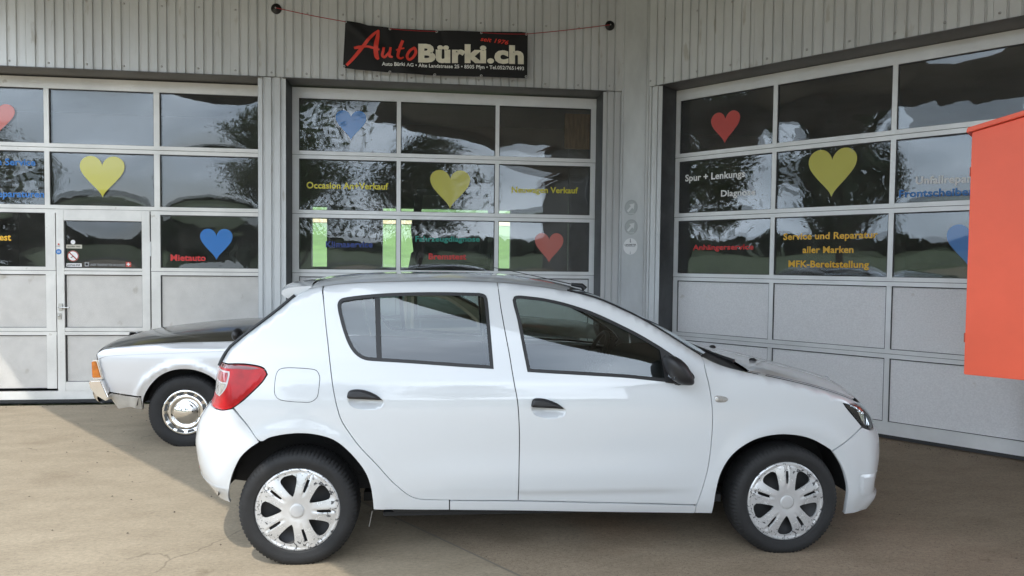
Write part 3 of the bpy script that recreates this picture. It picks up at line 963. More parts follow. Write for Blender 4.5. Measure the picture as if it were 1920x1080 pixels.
# small stickers on the wicket door
def disc_poly(cx, cz, r, n=28): return [(cx + r * math.cos(2 * math.pi * k / n), cz + r * math.sin(2 * math.pi * k / n)) for k in range(n)]
def rect_poly(x0, x1, z0, z1): return [(x0, z0), (x1, z0), (x1, z1), (x0, z1)]
def pw_rect(a, b, c, d_):
    x0, z1 = wl(LW, a, c, YP); x1, z0 = wl(LW, b, d_, YP); return rect_poly(x0, x1, z0, z1)
flat = lambda y: (lambda x, z: np.full(np.shape(x), y))
cx, cz = wl(LW, 137.3, 454, YP); film('round_sticker', disc_poly(cx, cz, .024), PW, M_WHT, WD)
film('plate_sticker', pw_rect(124, 154.5, 458.5, 466), PW, mat('beige_film', (.5, .48, .4), .5), WD)
letters(LW, PW, 'GUTEN TAG', 127, 463.6, 151, 463.6, 2.6, M_BLACK, WD, d=.0032)
cx, cz = wl(LW, 137.3, 480, YP)
film('no_smoking_sign', disc_poly(cx, cz, .060), PW, M_WHT, WD)
ring = MB()
for k in range(40):
    a, b = 2 * math.pi * k / 40, 2 * math.pi * (k + 1) / 40
    q = []
    for r_, t in ((.050, a), (.059, a), (.059, b), (.050, b)):
        X, Z = cx + r_ * math.cos(t), cz + r_ * math.sin(t); q.append((X, float(PW(X, Z)) - .0034, Z))
    ring.add(q, [(0, 1, 2, 3)])
for s_ in (0,):
    q = []
    for dx, dz in ((-.040, .032), (-.032, .040), (.040, -.032), (.032, -.040)):
        X, Z = cx + dx, cz + dz; q.append((X, float(PW(X, Z)) - .0036, Z))
    ring.add(q, [(0, 1, 2, 3)])
ring.build('prohibition_ring', mat('sign_red', (.35, .03, .02), .4), WD)
q = []
for dx, dz in ((-.022, -.022), (.012, -.006), (.009, .002), (-.025, -.014)):
    X, Z = cx + dx, cz + dz; q.append((X, float(PW(X, Z)) - .0032, Z))
MB().add(q, [(0, 1, 2, 3)]).build('cigarette_symbol', M_BLACK, WD)
film('step_warning_sticker', pw_rect(124, 153.5, 493.5, 500.3), PW, M_WHT, WD)
letters(LW, PW, 'ACHTUNG STUFE', 126.5, 498.8, 151, 498.8, 3.4, M_BLACK, WD, d=.0032)
film('square_sticker', pw_rect(159, 167.3, 491.5, 499.5), PW, M_GREYF, WD)
cx, cz = wl(LW, 163, 495.4, YP); film('round_symbol', disc_poly(cx, cz, .013, 14), PW, M_BLACK, WD, off=.0032)
letters(LW, PW, 'UNSER TRANSPORT FÜR DIE SCHWEIZ', 169.5, 498.4, 235, 499.2, 4.2, M_GREYF, WD, d=.0028)
cx, cz = wl(LW, 241.2, 495.6, YP)
film('red_square_sticker', rect_poly(cx - .027, cx + .027, cz - .027, cz + .027), PW, M_RED, WD)
mb = MB()
for a, b, e_ in ((.018, .006, 0), (.006, .018, .0003)):
    q = []
    for dx, dz in ((-a, -b), (a, -b), (a, b), (-a, b)):
        X, Z = cx + dx, cz + dz; q.append((X, float(PW(X, Z)) - .0036 - e_, Z))
    mb.add(q, [(0, 1, 2, 3)])
mb.build('white_cross', M_WHT, WD)
cx, cz = wl(LW, 110.3, 472); film('blue_round_sticker', disc_poly(cx, cz, .029), flat(-.002), M_BLUE, WD)
mb = MB()
for k, wd in ((.008, .016), (0, .018), (-.009, .014)):
    mb.add([(cx - wd, -.0052, cz + k - .0016), (cx + wd, -.0052, cz + k - .0016), (cx + wd, -.0052, cz + k + .0016), (cx - wd, -.0052, cz + k + .0016)], [(0, 1, 2, 3)])
mb.build('sticker_print', M_WHT, WD, kind='stuff')
cx, cz = wl(LW, 110.3, 458); film('red_dot_sticker', disc_poly(cx, cz, .010, 14), flat(-.002), M_RED, WD)
letters(LW, -.004, 'ALARM', 106.5, 462.5, 114.5, 462.5, 2.0, M_GREYF, WD, d=0)

# round emblems on the corner sheet
M_EMB = mat('embossed_silver', (0.5, 0.51, 0.51), 0.35, 0.4)
YC = -REV - .0065
def emblem(px, py, r, label, plain):
    cx, cz = wl(RW, px, py, YC)
    c, s = math.cos(RZ), math.sin(RZ)
    o = RW['o'] + np.array([cx * c - YC * s, cx * s + YC * c, cz])
    t = thing('round_sticker', label, 'sticker', tuple(o), RZ, 'round stickers on the corner sheet')
    film('sticker_disc', disc_poly(0, 0, r, 36), flat(0), M_WHT if plain else mat('silver_film', (.36, .375, .375), .4, .3), t, off=.0015, h=.04)
    if plain:
        v, f = glyphs('LIENEMETER', .03); k = 1.62 * r / (v[:, 0].max() - v[:, 0].min())
        MB().add([(x * k - .81 * r, -.003, z * k * .9 + r * .1) for x, z in v], f).build('lettering', M_BLACK, t)
        mb = MB()
        mb.add([(-.7 * r, -.0028, -.03 * r), (.7 * r, -.0028, -.03 * r), (.7 * r, -.0028, .03 * r), (-.7 * r, -.0028, .03 * r)], [(0, 1, 2, 3)])
        mb.add([(-.1 * r, -.0028, .5 * r), (.12 * r, -.0028, .42 * r), (.04 * r, -.0028, .95 * r), (-.06 * r, -.0028, .9 * r)], [(0, 1, 2, 3)])
        mb.add([(-.05 * r, -.0028, -.95 * r), (.06 * r, -.0028, -.95 * r), (.03 * r, -.0028, -.6 * r), (-.01 * r, -.0028, -.6 * r)], [(0, 1, 2, 3)])
        mb.build('sticker_print', M_GREYF, t, kind='stuff')
    else:
        a = [(-.62, -.42), (-.40, -.62), (.18, -.06), (.40, -.28), (.52, .52), (-.28, .40), (-.04, .16)]
        MB().add([(x * r, -.004, z * r) for x, z in a], [tuple(range(7))]).build('arrow_symbol', mat('pale_silver_film', (.62, .63, .63), .4), t)
        mb = MB()
        for k in range(26):
            if k in (18, 19, 20, 21): continue
            t0, t1 = 2 * math.pi * (k + .12) / 26, 2 * math.pi * (k + .8) / 26
            mb.add([(q * r * math.cos(tt), -.0035, q * r * math.sin(tt)) for q, tt in ((.82, t0), (.94, t0), (.94, t1), (.82, t1))], [(0, 1, 2, 3)])
        mb.build('ring_print', M_GREYF, t)
        MB().add([(-.6 * r, -.0035, -.82 * r), (.5 * r, -.0035, -.82 * r), (.5 * r, -.0035, -.72 * r), (-.6 * r, -.0035, -.72 * r)], [(0, 1, 2, 3)]).build('line_print', M_EMB, t)
emblem(1183.5, 389, .087, 'silver round sticker with an arrow, topmost of three on the grey corner sheet', False)
emblem(1183.5, 425.5, .087, 'silver round sticker with an arrow, between another arrow sticker and the white disc', False)
emblem(1182, 462, .093, 'white round sticker with a line of black print below two arrow stickers', True)

# ------------------------------------------------------------------ banner on ropes
YB = 7.46
M_BAN = mat('black_banner_cloth', (0.010, 0.010, 0.011), 0.55, spec=0.35, bump=0.2, bscale=25)
M_BRED = mat('banner_red', (0.72, 0.05, 0.03), 0.5)
M_BGOLD = mat('banner_cream', (0.80, 0.76, 0.62), 0.45, var=0.18, vscale=6)
M_BWHT = mat('banner_white', (0.82, 0.82, 0.80), 0.5)
def bpx(zx, zy): return 630 + zx / 5.0526, 30 + zy / 5.0526        # points read off an enlargement
def bpt(px, py, y=YB): return on_plane(px, py, (0, y, 0), (0, 1, 0))
ban = thing('banner', 'black banner with red and cream lettering tied across the grey cladding', 'banner', tuple(bpt(817, 146)))
bo = np.array(ban.location)
def interp(tab, t):
    xs = [a for a, _ in tab]; ys = [b for _, b in tab]; return float(np.interp(t, xs, ys))
top = [(90, 52), (150, 55), (230, 66), (300, 88), (400, 96), (510, 112), (700, 122), (955, 136), (1150, 141), (1375, 150), (1600, 148), (1760, 148), (1818, 160)]
bot = [(66, 490), (200, 510), (510, 538), (930, 562), (1375, 576), (1600, 585), (1812, 592)]
def bw(u, v):                     # wrinkles: distance in front of the banner's mean plane
    return (-0.012 * math.exp(-((u - .22 - (1 - v) * .1) / .03) ** 2) - 0.016 * math.exp(-((u * .9 - (1 - v) * .35) / .035) ** 2) * (1 - u)
            + 0.010 * math.exp(-((u - .52 - (1 - v) * .08) / .02) ** 2) * v - .008 * math.sin(9 * u + 2 * v) - .006 * math.exp(-((1 - u) * 3 - (1 - v)) ** 2 / .01) * v)
def bfn(u, v):
    xt = 90 + (1818 - 90) * u; xb = 66 + (1812 - 66) * u
    x = xb + (xt - xb) * v; y = interp(bot, xb) + (interp(top, xt) - interp(bot, xb)) * v
    p = bpt(*bpx(x, y)) - bo
    return (p[0], p[1] + bw(u, v), p[2])
MB().grid(bfn, 120, 28).build('banner_cloth', M_BAN, ban)
def ban_map(zx, zy, d):
    u = (zx - 80) / 1735; v = 1 - (zy - (75 + u * 85)) / 430
    p = bpt(*bpx(zx, zy)) - bo
    return (p[0], p[1] + bw(u, v) - d, p[2])
def ban_text(body, x0, y0, x1, y1, cap, m, bold=.02, shear=0., d=.004, wide=None):
    v, f = glyphs(body, bold, shear); ch = cap_h(bold)
    mn, mx = v[:, 0].min(), v[:, 0].max()
    out = []
    for a, b in v:
        t = (a - mn) / (mx - mn)
        x = x0 + t * (x1 - x0); y = y0 + t * (y1 - y0) - b / ch * cap
        out.append(ban_map(x, y, d))
    MB().add(out, f).build('lettering', m, ban, kind='stuff')
ban_text('Auto Bürki AG \u2022 Alte Landstrasse 25 \u2022 8505 Pfyn \u2022 Tel.052/7651493', 436, 472, 1780, 516, 33, M_BWHT, .022, d=.009)
def ban_letters(body, x0, y0, x1, y1, cap, m, bold, d):
    """big letters: each one a part of its own"""
    v, f = glyphs(body, bold); ch = cap_h(bold)
    par = list(range(len(v)))
    def find(i):
        while par[i] != i: par[i] = par[par[i]]; i = par[i]
        return i
    for q in f:
        for i in q[1:]: par[find(i)] = find(q[0])
    comp = {}
    for q in f: comp.setdefault(find(q[0]), []).append(q)
    cl = sorted([[min(v[i, 0] for q in c for i in q), max(v[i, 0] for q in c for i in q), c] for c in comp.values()], key=lambda t: t[0])
    out = []
    for a, b, c in cl:
        if out and a < out[-1][1] - .4 * (b - a): out[-1][1] = max(out[-1][1], b); out[-1][2] = out[-1][2] + c
        else: out.append([a, b, c])
    mn, mx = v[:, 0].min(), v[:, 0].max()
    for a, b, c in out:
        ids = sorted({i for q in c for i in q}); k = {i: n for n, i in enumerate(ids)}
        pts = []
        for i in ids:
            t = (v[i, 0] - mn) / (mx - mn)
            pts.append(ban_map(x0 + t * (x1 - x0), y0 + t * (y1 - y0) - v[i, 1] / ch * cap, d))
        MB().add(pts, [tuple(k[i] for i in q) for q in c]).build('letter', m, ban)
ban_letters('Bürki.ch', 779, 428, 1778, 447, 166, M_BGOLD, .052, .006)
ban_text('seit 1976', 1366, 238, 1634, 275, 40, M_BRED, .02, .35, d=.008)
def stroke(pts, ws, d):
    P = spline([(x, y) for x, y in pts] + [(pts[0][0], pts[0][1])], 1e9) if False else np.array(pts, float)
    # dense open spline
    n = len(P); out = []; wd = []
    for i in range(n - 1):
        p0 = P[max(i - 1, 0)]; a = P[i]; b = P[i + 1]; p3 = P[min(i + 2, n - 1)]
        for k in range(8):
            t = k / 8
            out.append(.5 * ((2 * a) + (b - p0) * t + (2 * p0 - 5 * a + 4 * b - p3) * t * t + (3 * a - p0 - 3 * b + p3) * t ** 3)); wd.append(ws[i] + (ws[i + 1] - ws[i]) * t)
    out.append(P[-1]); wd.append(ws[-1])
    out = np.array(out); dv = np.gradient(out, axis=0); dv /= np.linalg.norm(dv, axis=1, keepdims=True) + 1e-9
    nn = np.stack([-dv[:, 1], dv[:, 0]], 1) * np.array(wd)[:, None] / 2
    vs = []
    for p, q in zip(out, nn): vs += [ban_map(*(p + q), d), ban_map(*(p - q), d)]
    m = len(out)
    return vs, [(2 * i, 2 * i + 1, 2 * i + 3, 2 * i + 2) for i in range(m - 1)]
bl = [MB() for _ in range(4)]
for k, (pts, ws) in enumerate([
        ([(100, 468), (150, 420), (215, 345), (290, 250), (350, 180), (405, 135)], [26, 30, 34, 32, 28, 14]),
        ([(402, 134), (396, 190), (384, 260), (378, 330), (386, 385), (404, 414)], [18, 34, 44, 44, 42, 20]),
        ([(172, 308), (215, 300), (290, 292), (350, 305), (412, 325)], [22, 30, 20, 22, 16]),
        ([(455, 300), (448, 340), (440, 378), (462, 392), (495, 360), (522, 318)], [24, 26, 26, 24, 20, 18]),
        ([(520, 300), (512, 345), (510, 385), (540, 396)], [22, 26, 26, 14]),
        ([(634, 232), (610, 290), (592, 350), (588, 392), (612, 408), (642, 392)], [28, 30, 28, 26, 22, 12]),
        ([(570, 330), (600, 316), (648, 306)], [14, 18, 14]),
        ([(744, 302), (700, 330), (674, 380), (690, 414), (728, 396), (756, 345), (742, 304), (712, 322)], [22, 26, 28, 24, 26, 28, 24, 12])]):
    v, f = stroke(pts, ws, .005 + .0012 * k); bl[(0, 0, 0, 1, 1, 2, 2, 3)[k]].add(v, f)
for b_ in bl: b_.build('brush_letter', M_BRED, ban, 'red brush script letter')
for zx, zy in ((92, 62), (512, 122), (953, 147), (1378, 160), (1803, 172), (76, 478), (511, 533), (936, 555), (1376, 568), (1800, 576)):
    p = ban_map(zx, zy, .003)
    MB().lathe([(.006, 0), (.012, -.004), (.015, -.001)], 12, c=p).build('eyelet', M_SCREW, ban)
M_ROPE = mat('red_cord', (0.35, 0.03, 0.035), 0.7)
M_ANCH = mat('black_anchor', (0.008, 0.008, 0.008), 0.4)
def anchor(px, py, label):
    p = bpt(px, py, 7.54)
    t = thing('wall_anchor', label, 'anchor', tuple(p), 0, 'black cord anchors on the cladding')
    MB().lathe([(.0001, -.03), (.016, -.03), (.018, -.012), (.050, -.010), (.054, -.004), (.054, .006)], 28).build('anchor_disc', M_ANCH, t)
    MB().lathe([(.0001, -.04), (.008, -.038), (.008, -.030)], 10).build('anchor_hook', M_SCREW, t)
    return p
pa = anchor(518, 16.5, 'round black anchor on the cladding at the left end of the red cord')
pb = anchor(1143.5, 48, 'round black anchor on the cladding at the right end of the red cord')
def cord(pts, label):
    P = []
    for a, b in zip(pts[:-1], pts[1:]):
        for k in range(6): P.append(np.array(a) + (np.array(b) - np.array(a)) * k / 6 - np.array([0, 0, .006 * math.sin(math.pi * k / 6)]))
    P.append(np.array(pts[-1]))
    o = np.array(pts[0])
    t = MB().tube([tuple(p - o) for p in P], .0042, 6).build('red_cord', M_ROPE)
    t.location = tuple(o)
    tag(t, label, 'cord', 'red cords holding the banner')
pa = pa + np.array([0, -.03, 0]); pb = pb + np.array([0, -.03, 0])
def bz(zx, zy, d=.006): return np.array(ban_map(zx, zy, d)) + bo
cord([pa, bz(92, 62)], 'red cord from the left black anchor to the banner corner')
cord([bz(1803, 172), pb], 'red cord from the banner corner to the right black anchor')
cord([bz(512, 122), bz(953, 147)], 'red cord strung between two eyelets along the middle top of the banner')
cord([bz(1378, 160), bz(1803, 172)], 'red cord strung between eyelets at the top right of the banner')

# ------------------------------------------------------------------ orange cabinet on its post
OD = -2.0
c_, s_ = math.cos(RZ), math.sin(RZ)
on = np.array([-s_, c_, 0])
def oz(px, py): return wl(RW, px, py, OD)
xl, zb = oz(1807, 702)
_, zt = oz(1830, 246)
W = 1.2; DEP = 0.42
xr = xl + W
oc = RW['o'] + np.array([c_, s_, 0]) * (xl + xr) / 2 + on * (OD + DEP / 2)
M_OR = mat('orange_enamel', (0.92, 0.125, 0.055), 0.42, var=0.06, vscale=2, bump=0.12, bscale=120)
cab = thing('metal_cabinet', 'bright orange metal cabinet with a pitched lid beside the right garage door', 'cabinet', (oc[0], oc[1], 0), RZ)
hw = W / 2
pk = zt + hw * 0.235
mb = MB()
poly = [(-hw, zb), (hw, zb), (hw, zt - .004), (0, pk - .004), (-hw, zt - .004)]
mb.prism(poly, -DEP / 2, DEP / 2)
mb.build('cabinet_body', M_OR, cab, bevel=.004)
for sg in (-1, 1):
    mb = MB()
    a = [(sg * (hw + .026), zt - .008), (sg * (hw + .022), zt + .022), (sg * .0005, pk + .030), (sg * .0005, pk)]
    mb.prism(a, -DEP / 2 - .028, DEP / 2 + .028)
    mb.build('lid_sheet', M_OR, cab, bevel=.004)
for zz in (oz(1812, 322)[1], oz(1806, 633)[1]):
    MB().lathe([(.0001, -.028), (.005, -.028), (.005, .028), (.0001, .028)], 10, axis='z', c=(-hw - .002, -DEP / 2 + .010, zz)).build('hinge', mat('hinge_orange', (.5, .06, .03), .5), cab)
MB().box(.15, .25, -.05, .05, 0.01, zb).box(.04, .36, -.16, .16, 0.005, .016).build('post', M_TRIM, cab)
# ------------------------------------------------------------------ car paint and parts
def paint(name, col, coat=1.0, rough=0.35, metal=0.0, flake=0.0):
    m = mat(name, col, rough, metal, coat, spec=0.5, coat_rough=0.012)
    m.node_tree.nodes['Principled BSDF'].inputs['Coat IOR'].default_value = 1.62
    return m
M_PAINT = paint('white_car_paint', (0.60, 0.622, 0.64))
M_SILV = paint('pale_silver_paint', (0.66, 0.665, 0.68), rough=.38, metal=.25)
M_DARKP = paint('dark_olive_satin_paint', (0.045, 0.041, 0.03), rough=.35, coat=.7)
M_CGL = glass('car_window_glass', (0.70, 0.78, 0.74), 2.2, 1.52)
M_TYRE = mat('tyre_rubber', (0.0135, 0.0135, 0.0142), 0.72, var=0.35, vscale=9, bump=.3, bscale=70)
M_CHROME = mat('chrome', (0.82, 0.82, 0.82), 0.08, 1.0)
M_SEAL = mat('window_rubber', (0.012, 0.012, 0.013), 0.5)
M_LINER = mat('wheel_arch_plastic', (0.009, 0.009, 0.010), 0.75, bump=.3, bscale=60)
M_TRIMB = mat('grained_black_plastic', (0.016, 0.016, 0.018), 0.5, bump=.12, bscale=300)
M_INTK = mat('dark_cabin_plastic', (0.022, 0.023, 0.025), 0.7)
M_SEATF = mat('charcoal_seat_cloth', (0.014, 0.015, 0.017), 0.9, var=.2, vscale=20)
M_LINERF = mat('pale_headliner', (0.34, 0.33, 0.30), 0.9)
M_UNDER = mat('underbody_black', (0.01, 0.01, 0.01), 0.8)

def lens_mat(name, col, rough=.06):
    return mat(name, col, rough, 0.0, 1.0, spec=.6)
M_LRED = mat('tail_lens_red', (0.45, 0.003, 0.008), .22, 0, .0, var=.35, vscale=9, spec=.35)
M_LDRED = mat('tail_lens_dark_red', (0.13, 0.004, 0.008), .12, 0, 1.0)
M_LCLR = mat('tail_lens_clear', (0.55, 0.52, 0.50), .2, .5, 1.0, var=.4, vscale=30)
M_AMB = mat('amber_lens', (0.62, 0.17, 0.008), .2, 0, 1.0, var=.3, vscale=25)

def E_(q, n=2.0):
    q = np.clip(q, 0, 1)
    return (1 - (1 - q) ** n) ** (1.0 / n)

class Tab:
    """smooth curve through (x, y) points (monotone cubic)"""
    def __init__(s, pts):
        s.x = np.array([p[0] for p in pts], float); s.y = np.array([p[1] for p in pts], float)
        h = np.diff(s.x); d = np.diff(s.y) / h; m = np.zeros(len(s.x))
        m[1:-1] = np.where(d[:-1] * d[1:] > 0, 2 * d[:-1] * d[1:] / (d[:-1] + d[1:] + 1e-12), 0)
        m[0], m[-1] = d[0], d[-1]; s.m = m
    def __call__(s, x):
        x = np.clip(np.asarray(x, float), s.x[0], s.x[-1])
        i = np.clip(np.searchsorted(s.x, x) - 1, 0, len(s.x) - 2)
        h = s.x[i + 1] - s.x[i]; t = (x - s.x[i]) / h
        return ((2*t**3 - 3*t*t + 1) * s.y[i] + (t**3 - 2*t*t + t) * h * s.m[i] + (-2*t**3 + 3*t*t) * s.y[i+1] + (t**3 - t*t) * h * s.m[i+1])
class Lin:
    """gently smoothed piecewise-linear curve"""
    def __init__(s, pts, k=.02):
        s.p = pts; s.k = k
        s.x = [p[0] for p in pts]; s.y = [p[1] for p in pts]
    def __call__(s, x):
        x = np.asarray(x, float)
        return sum(np.interp(x + d * s.k, s.x, s.y) for d in (-2, -1, 0, 1, 2)) / 5.0

class Car:
    def __init__(s, root, axis, sgn):
        """root at ground level; axis = unit forward vector in plan; side of the car the photo sees has y = -half width * (sgn)"""
        s.root = root
        s.org = np.array(root.location)
        s.cx = np.array([axis[0], axis[1], 0.0]); s.cy = np.array([-axis[1], axis[0], 0.0])
        s.sgn = sgn            # local y sign of the side facing the camera
    def at(s, px, py, y):
        d = ray(px, py); t = ((s.org - EYE) @ s.cy + y) / (d @ s.cy)
        p = EYE + d * t - s.org
        return p @ s.cx, p[2]
    def side(s, px, py, off=0.0):
        y = 0.8
        for _ in range(14):
            x, z = s.at(px, py, s.sgn * (y + off))
            y += 0.6 * (float(s.Y(x, z)) - y)
        return float(x), float(z)
    def poly(s, pts, step=.015):
        out = []
        for p in pts:
            if len(p) and p[0] == 'l': out.append(tuple(p[1:]))
            else: out.append(s.side(p[0], p[1]) + ((1,) if len(p) > 2 else ()))
        return spline(out, step)

# ------------------------------------------------------------------ the white hatchback
TH = math.radians(-2.15)
car = thing('hatchback_car', 'white five door hatchback parked in the foreground across the yard', 'car', (0.63805, 4.33432, 0.0), TH)
W_ = Car(car, (math.cos(TH), math.sin(TH)), -1)
zc = Tab([(-1.46, 1.44), (-1.40, 1.468), (-1.278, 1.487), (-1.106, 1.505), (-.85, 1.518), (-.5, 1.522), (-.23, 1.514), (.04, 1.482), (.267, 1.434),
          (.41, 1.382), (.605, 1.297), (.78, 1.214), (.926, 1.131), (1.03, 1.068), (1.10, 1.040), (1.22, 1.022), (1.376, .998), (1.576, .953), (1.777, .905), (1.93, .862), (2.04, .815), (2.12, .74)])
ze = Tab([(-1.46, 1.36), (-1.40, 1.395), (-1.30, 1.425), (-1.212, 1.444), (-1.10, 1.460), (-.824, 1.474), (-.531, 1.481), (-.257, 1.475), (-.083, 1.460), (.12, 1.432), (.291, 1.390), (.446, 1.326),
          (.535, 1.283), (.659, 1.211), (.783, 1.132), (.905, 1.060), (1.0, 1.024), (1.115, .997), (1.245, .972), (1.376, .944), (1.507, .912), (1.605, .884), (1.697, .852), (1.80, .805), (1.95, .735), (2.12, .60)])
QB = .632
def htop(x): return (zc(x) - ze(x)) / QB
Yz = Tab([(.10, .74), (.16, .775), (.22, .805), (.30, .838), (.40, .856), (.52, .865), (.64, .868), (.76, .866), (.86, .859), (.94, .845), (1.00, .8275), (1.10, .797), (1.20, .762), (1.30, .723), (1.40, .680), (1.46, .652), (1.56, .60)])
pl = Tab([(-2.0, .90), (-1.8, .945), (-1.6, .978), (-1.3, .997), (-.9, 1.0), (.6, 1.0), (1.0, .997), (1.3, .985), (1.6, .965), (1.85, .925), (2.15, .86)])
xr = Tab([(.10, -1.85), (.30, -1.915), (.37, -1.945), (.45, -1.960), (.60, -1.964), (.70, -1.948), (.78, -1.903), (.84, -1.860), (1.0, -1.825), (1.10, -1.765), (1.16, -1.695), (1.24, -1.59), (1.32, -1.49), (1.40, -1.40), (1.47, -1.33), (1.56, -1.22)])
hr_ = Tab([(.1, .50), (.34, .42), (.42, .33), (.52, .275), (.64, .25), (.8, .25), (1.0, .20), (1.2, .13), (1.6, .10)])
xf = Tab([(.10, 2.00), (.20, 2.09), (.27, 2.115), (.31, 2.085), (.36, 2.09), (.5, 2.105), (.60, 2.095), (.68, 2.06), (.76, 2.035), (.82, 2.02), (.9, 2.02), (1.6, 2.02)])
def Yw(x, z):
    x = np.asarray(x, float); z = np.asarray(z, float)
    y = Yz(z) * pl(x)
    # flares round the wheel openings, and a soft crease above the sill
    for xc in (-1.293, 1.325):
        r = np.hypot(x - xc, z - .29)
        y = y + .010 * np.exp(-((r - .42) / .05) ** 2) * (z > .2)
    k = np.clip((x + .85) / .35, 0, 1) * np.clip((.85 - x) / .25, 0, 1)
    y = y + .004 * np.exp(-((z - .46) / .07) ** 2) * k - .0065 * k / (1 + np.exp((z - .372) / .0045)) - .003 * np.exp(-((z - .60) / .08) ** 2) * k
    y = y * E_((zc(x) - z) / np.maximum(htop(x), .02))
    y = y * E_((x - xr(z)) / hr_(z), 2.1)
    y = y * E_((xf(z) - x) / .30, 2.0)
    return y
W_.Y = Yw
def top_x(px):
    """x at which the roof edge curve shows at the picture column px"""
    lo, hi = -1.45, 1.9
    for _ in range(40):
        m = (lo + hi) / 2
        z = float(ze(m)); y = W_.sgn * float(Yw(m, z))
        p = W_.org + W_.cx * m + W_.cy * y + np.array([0, 0, z])
        if project(p)[0] < px: lo = m
        else: hi = m
    return (lo + hi) / 2
def top_pts(pa, pb, n=14, corner=True):
    a, b = top_x(pa), top_x(pb)
    xs = np.linspace(a, b, n)
    return [('l', x, float(ze(x))) + ((1,) if corner and i in (0, n - 1) else ()) for i, x in enumerate(xs)]

GAP = .0024
def sheet_part(name, pts, holes=(), m=None, parent=car, far=True, off=0., flange=.03, h=.035, hole_flange=None, label=None, shrink=GAP, children=None, C_=W_):
    P = inset(C_.poly(pts), shrink)
    H = [C_.poly(q) for q in holes]
    me = panel_mesh(name, P, H, C_.Y, C_.sgn, h=h, flange=flange, off=off, hole_flange=hole_flange)
    o = link(name, me, m or M_PAINT, parent, label)
    o2 = None
    if far:
        o2 = link(name, mirrored(me, name), m or M_PAINT, parent if not isinstance(far, bpy.types.Object) else far, label)
    return o, o2

B_LINE = [(932, 529), (938, 570), (945, 611), (955, 664), (964, 718), (970, 750), (973, 787), (974, 830), (973, 887), (971.5, 938.5, 1)]
R_LINE = [(607.5, 573), (611, 610), (615, 646), (619, 684), (624, 724), (631, 760), (640, 788), (655, 812), (673, 836), (707, 872), (733, 901), (757, 922), (773, 932), (790, 936.5), (815, 937.3)]
F_LINE = [(1316.5, 671), (1322, 692), (1329, 720), (1335, 760), (1336, 797), (1333, 837), (1327, 880), (1318, 913), (1306, 946.5, 1)]
REARWIN = [(632.4, 572), (636.5, 562), (646, 557.8), (691, 552.2), (744, 548.9), (815, 547.6), (885.6, 548.6), (903, 549.8), (911.5, 554), (915, 566.6), (919, 611), (922, 646), (925.8, 692, 1),
           (868, 688.4), (761.7, 680.8), (699.7, 677), (684, 675), (669.6, 667.5), (657, 653), (646.6, 630), (637.7, 600)]
FRONTWIN = [(960.8, 562.5), (963.5, 556), (972, 553.8), (989.5, 555.2), (1019, 558.8), (1058.7, 567.7), (1088, 576.4), (1118, 587.3), (1157.7, 605.5), (1197, 625.5), (1233, 646.5), (1262, 666), (1284, 684), (1297, 699, 1),
            (1285, 717.5, 1), (1248.7, 716.2), (1177.5, 709), (1098, 704), (1019, 699.5), (989, 697.5, 1), (979.6, 650.8), (969.7, 599.4)]

# rear quarter with the rear arch
ARCH_R = [(488, 828), (505, 821), (530, 815.6), (560.6, 812.8), (588, 814.7), (619, 822.5), (640, 835), (663, 857), (683, 883), (693, 907), (698, 933), (700, 955.5, 1)]
TLB = 1.35
def rear_edge(z0, z1, n, dx):
    return [('l', float(xr(z)) + dx, z) for z in np.linspace(z0, z1, n)]
LAMP = [(408, 686), (416.5, 679.5, 1), (449.5, 683.4), (477, 686), (494, 691.5), (500, 701.7, 1), (491, 715.6), (471.7, 735), (455, 750), (435.6, 764.5), (416, 768), (404, 766, 1)]
xlamp = [W_.side(*p[:2]) for p in LAMP]
zt_l, zb_l = xlamp[1][1], xlamp[-1][1]
q_top = [('l', a, b) + tuple(r) for (_, a, b, *r) in top_pts(582, 606.3, 6)]
q_top = [('l', p[1], p[2]) + ((1,) if i in (0, 5) else ()) for i, p in enumerate(q_top)]
# C pillar edge on the rear glass side: a little in from the centreline profile
cp = [('l', float(xr(z)) + float(hr_(z)) * .50, z) for z in np.linspace(zt_l + .012, 1.385, 12)]
cp[0] = cp[0] + (1,); cp[-1] = cp[-1]
quarter = cp + q_top + R_LINE + [(842.6, 937.6, 1), (842.6, 956.2, 1), (770, 956)] + ARCH_R[::-1] + [(463, 796), (437.5, 764.5, 1), (455.5, 751.5), (472.5, 736), (492, 716.5), (501.5, 702.0, 1), (495, 690.3), (477.5, 684.6), (449.5, 681.8), (416, 677.8, 1)]
FLAP = [(517.5, 701.7), (523, 692.5), (532, 689.6), (546.7, 689), (580, 691), (594, 694.5), (600, 706), (599.5, 718), (598, 732), (594.5, 746), (583, 754.2), (565, 754.6), (546.7, 753.6), (524.5, 750), (515.2, 741), (514.5, 721)]
sheet_part('rear_quarter_panel', quarter, [FLAP], flange=.035, hole_flange=.014)
sheet_part('fuel_flap', FLAP, far=False, flange=.012, off=.0005, shrink=.003)
